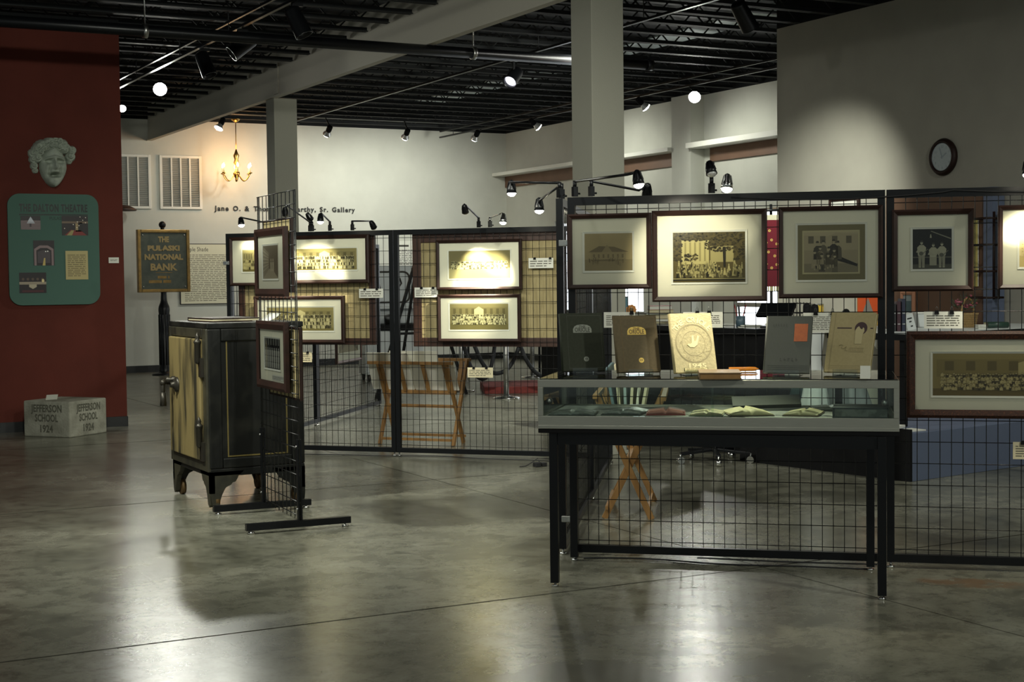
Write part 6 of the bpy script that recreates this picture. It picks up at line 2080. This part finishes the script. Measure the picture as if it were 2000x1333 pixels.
for k in range(6):
    y = -0.13 + 0.052 * k
    mb.tube([(-0.07, y, 0.0), (-0.07, y, 0.28)], 0.004, 5).tube([(0.07, y, 0.0), (0.07, y, 0.22)], 0.004, 5)
mb.build('wires', M['black'], t)
# dark wire rack on the brown partition
a, b_ = atx(1898, 585, 9.72), atx(1938, 412, 9.72)
t = thing('wire_wall_rack', 'dark wire rack on the brown partition right of the musicians frame', 'wire rack', (9.72, a.y, a.z), R(-90))
w, h = a.y - b_.y, b_.z - a.z
mb = MB()
for k in range(4):
    z = h * (0.02 + 0.30 * k)
    mb.tube([(0, -0.02, z), (w, -0.02, z), (w, 0.13, z), (0, 0.13, z), (0, -0.02, z)], 0.011, 6)
for x in (w * .55, w * .78):
    mb.cyl((x, 0.13, 0), (x, 0.13, h), 0.012, n=6)
mb.build('wires', M['wood_dark'], t)
# red banner on a stand
p = at(1507, 500, 11.6)
t = thing('red_banner', 'red banner with gold flowers between the two middle near frames', 'banner', (p.x, 11.6, 0), R(-30))
MB().cyl((0, 0.03, 0), (0, 0.03, 2.12), 0.014, n=10).cyl((0, 0.03, 0), (0, 0.03, 0.02), 0.16, n=24).build('stand', M['black'], t)
MB().cyl((-0.16, 0, 2.06), (0.16, 0, 2.06), 0.012, n=10).bar((0, 0.0, 2.06), (0, 0.03, 2.06), 0.014).build('hanging_rod', M['black'], t)
z0, z1 = at(1507, 560, 11.6).z, at(1507, 430, 11.6).z
pr = Print().rect(-0.12, z0, 0.12, z1, sRGB(98, 18, 32))
for k, (x, q) in enumerate(((-.05, .66), (.0, .70), (.05, .64), (-.03, .52), (.03, .46), (-.05, .34), (.0, .28), (.05, .33), (-.02, .84))):
    for e in range(5):
        pr.disc(x + .009 * math.cos(e * 1.257), z0 + (z1 - z0) * q + .009 * math.sin(e * 1.257), 0.006, 0.006, sRGB(190, 160, 84), 2, 6)
pr.rect(-0.12, z1, 0.12, z1 + 0.05, sRGB(190, 186, 160), 1)
for k in range(12):
    pr.rect(-0.12 + 0.02 * k, z0 - 0.05, -0.105 + 0.02 * k, z0, sRGB(196, 190, 150), 1)
for i in range(len(pr.v)):
    pr.v[i] = (pr.v[i][0], pr.v[i][1] - 0.003, pr.v[i][2])
pr.build('cloth', M['print'], t)

# wall clock
a = atx(1845, 307, XW)
t = thing('wall_clock', 'round wall clock with dark rim on the taupe wall', 'clock', (XW - 0.001, a.y, a.z), R(-90))
MB().lathe((0, 0, 0), (0, -1, 0), [(0, 0.0), (0, 0.165), (0.02, 0.172), (0.04, 0.160), (0.05, 0.145), (0.045, 0.128), (0.03, 0.124)], 48).build('rim', M['wood_dark'], t)
MB().cyl((0, -0.001, 0), (0, -0.028, 0), 0.127, n=48).build('dial', M['mat_white'], t)
nb = MB()
for k in range(12):
    q = R(90 - 30 * (k + 1))
    nb.text(str(k + 1), 0.034, (0.098 * math.cos(q), -0.0282, 0.098 * math.sin(q) - 0.012), depth=0.0005)
nb.build('numerals', M['ink'], t)
h1, h2 = R(90 - 58), R(90 + 20)
MB().bar((-0.015 * math.cos(h1), -0.031, -0.015 * math.sin(h1)), (0.062 * math.cos(h1), -0.031, 0.062 * math.sin(h1)), 0.003, 0.012, up=(-math.sin(h1), 0, math.cos(h1))).build('hour_hand', M['ink'], t)
MB().bar((-0.015 * math.cos(h2), -0.034, -0.015 * math.sin(h2)), (0.10 * math.cos(h2), -0.034, 0.10 * math.sin(h2)), 0.003, 0.009, up=(-math.sin(h2), 0, math.cos(h2))).cyl((0, -0.028, 0), (0, -0.037, 0), 0.008, n=12).build('minute_hand', M['ink'], t)
MB().cyl((0, -0.040, 0), (0, -0.0405, 0), 0.127, n=48).build('glass_front', M['glazing'], t)
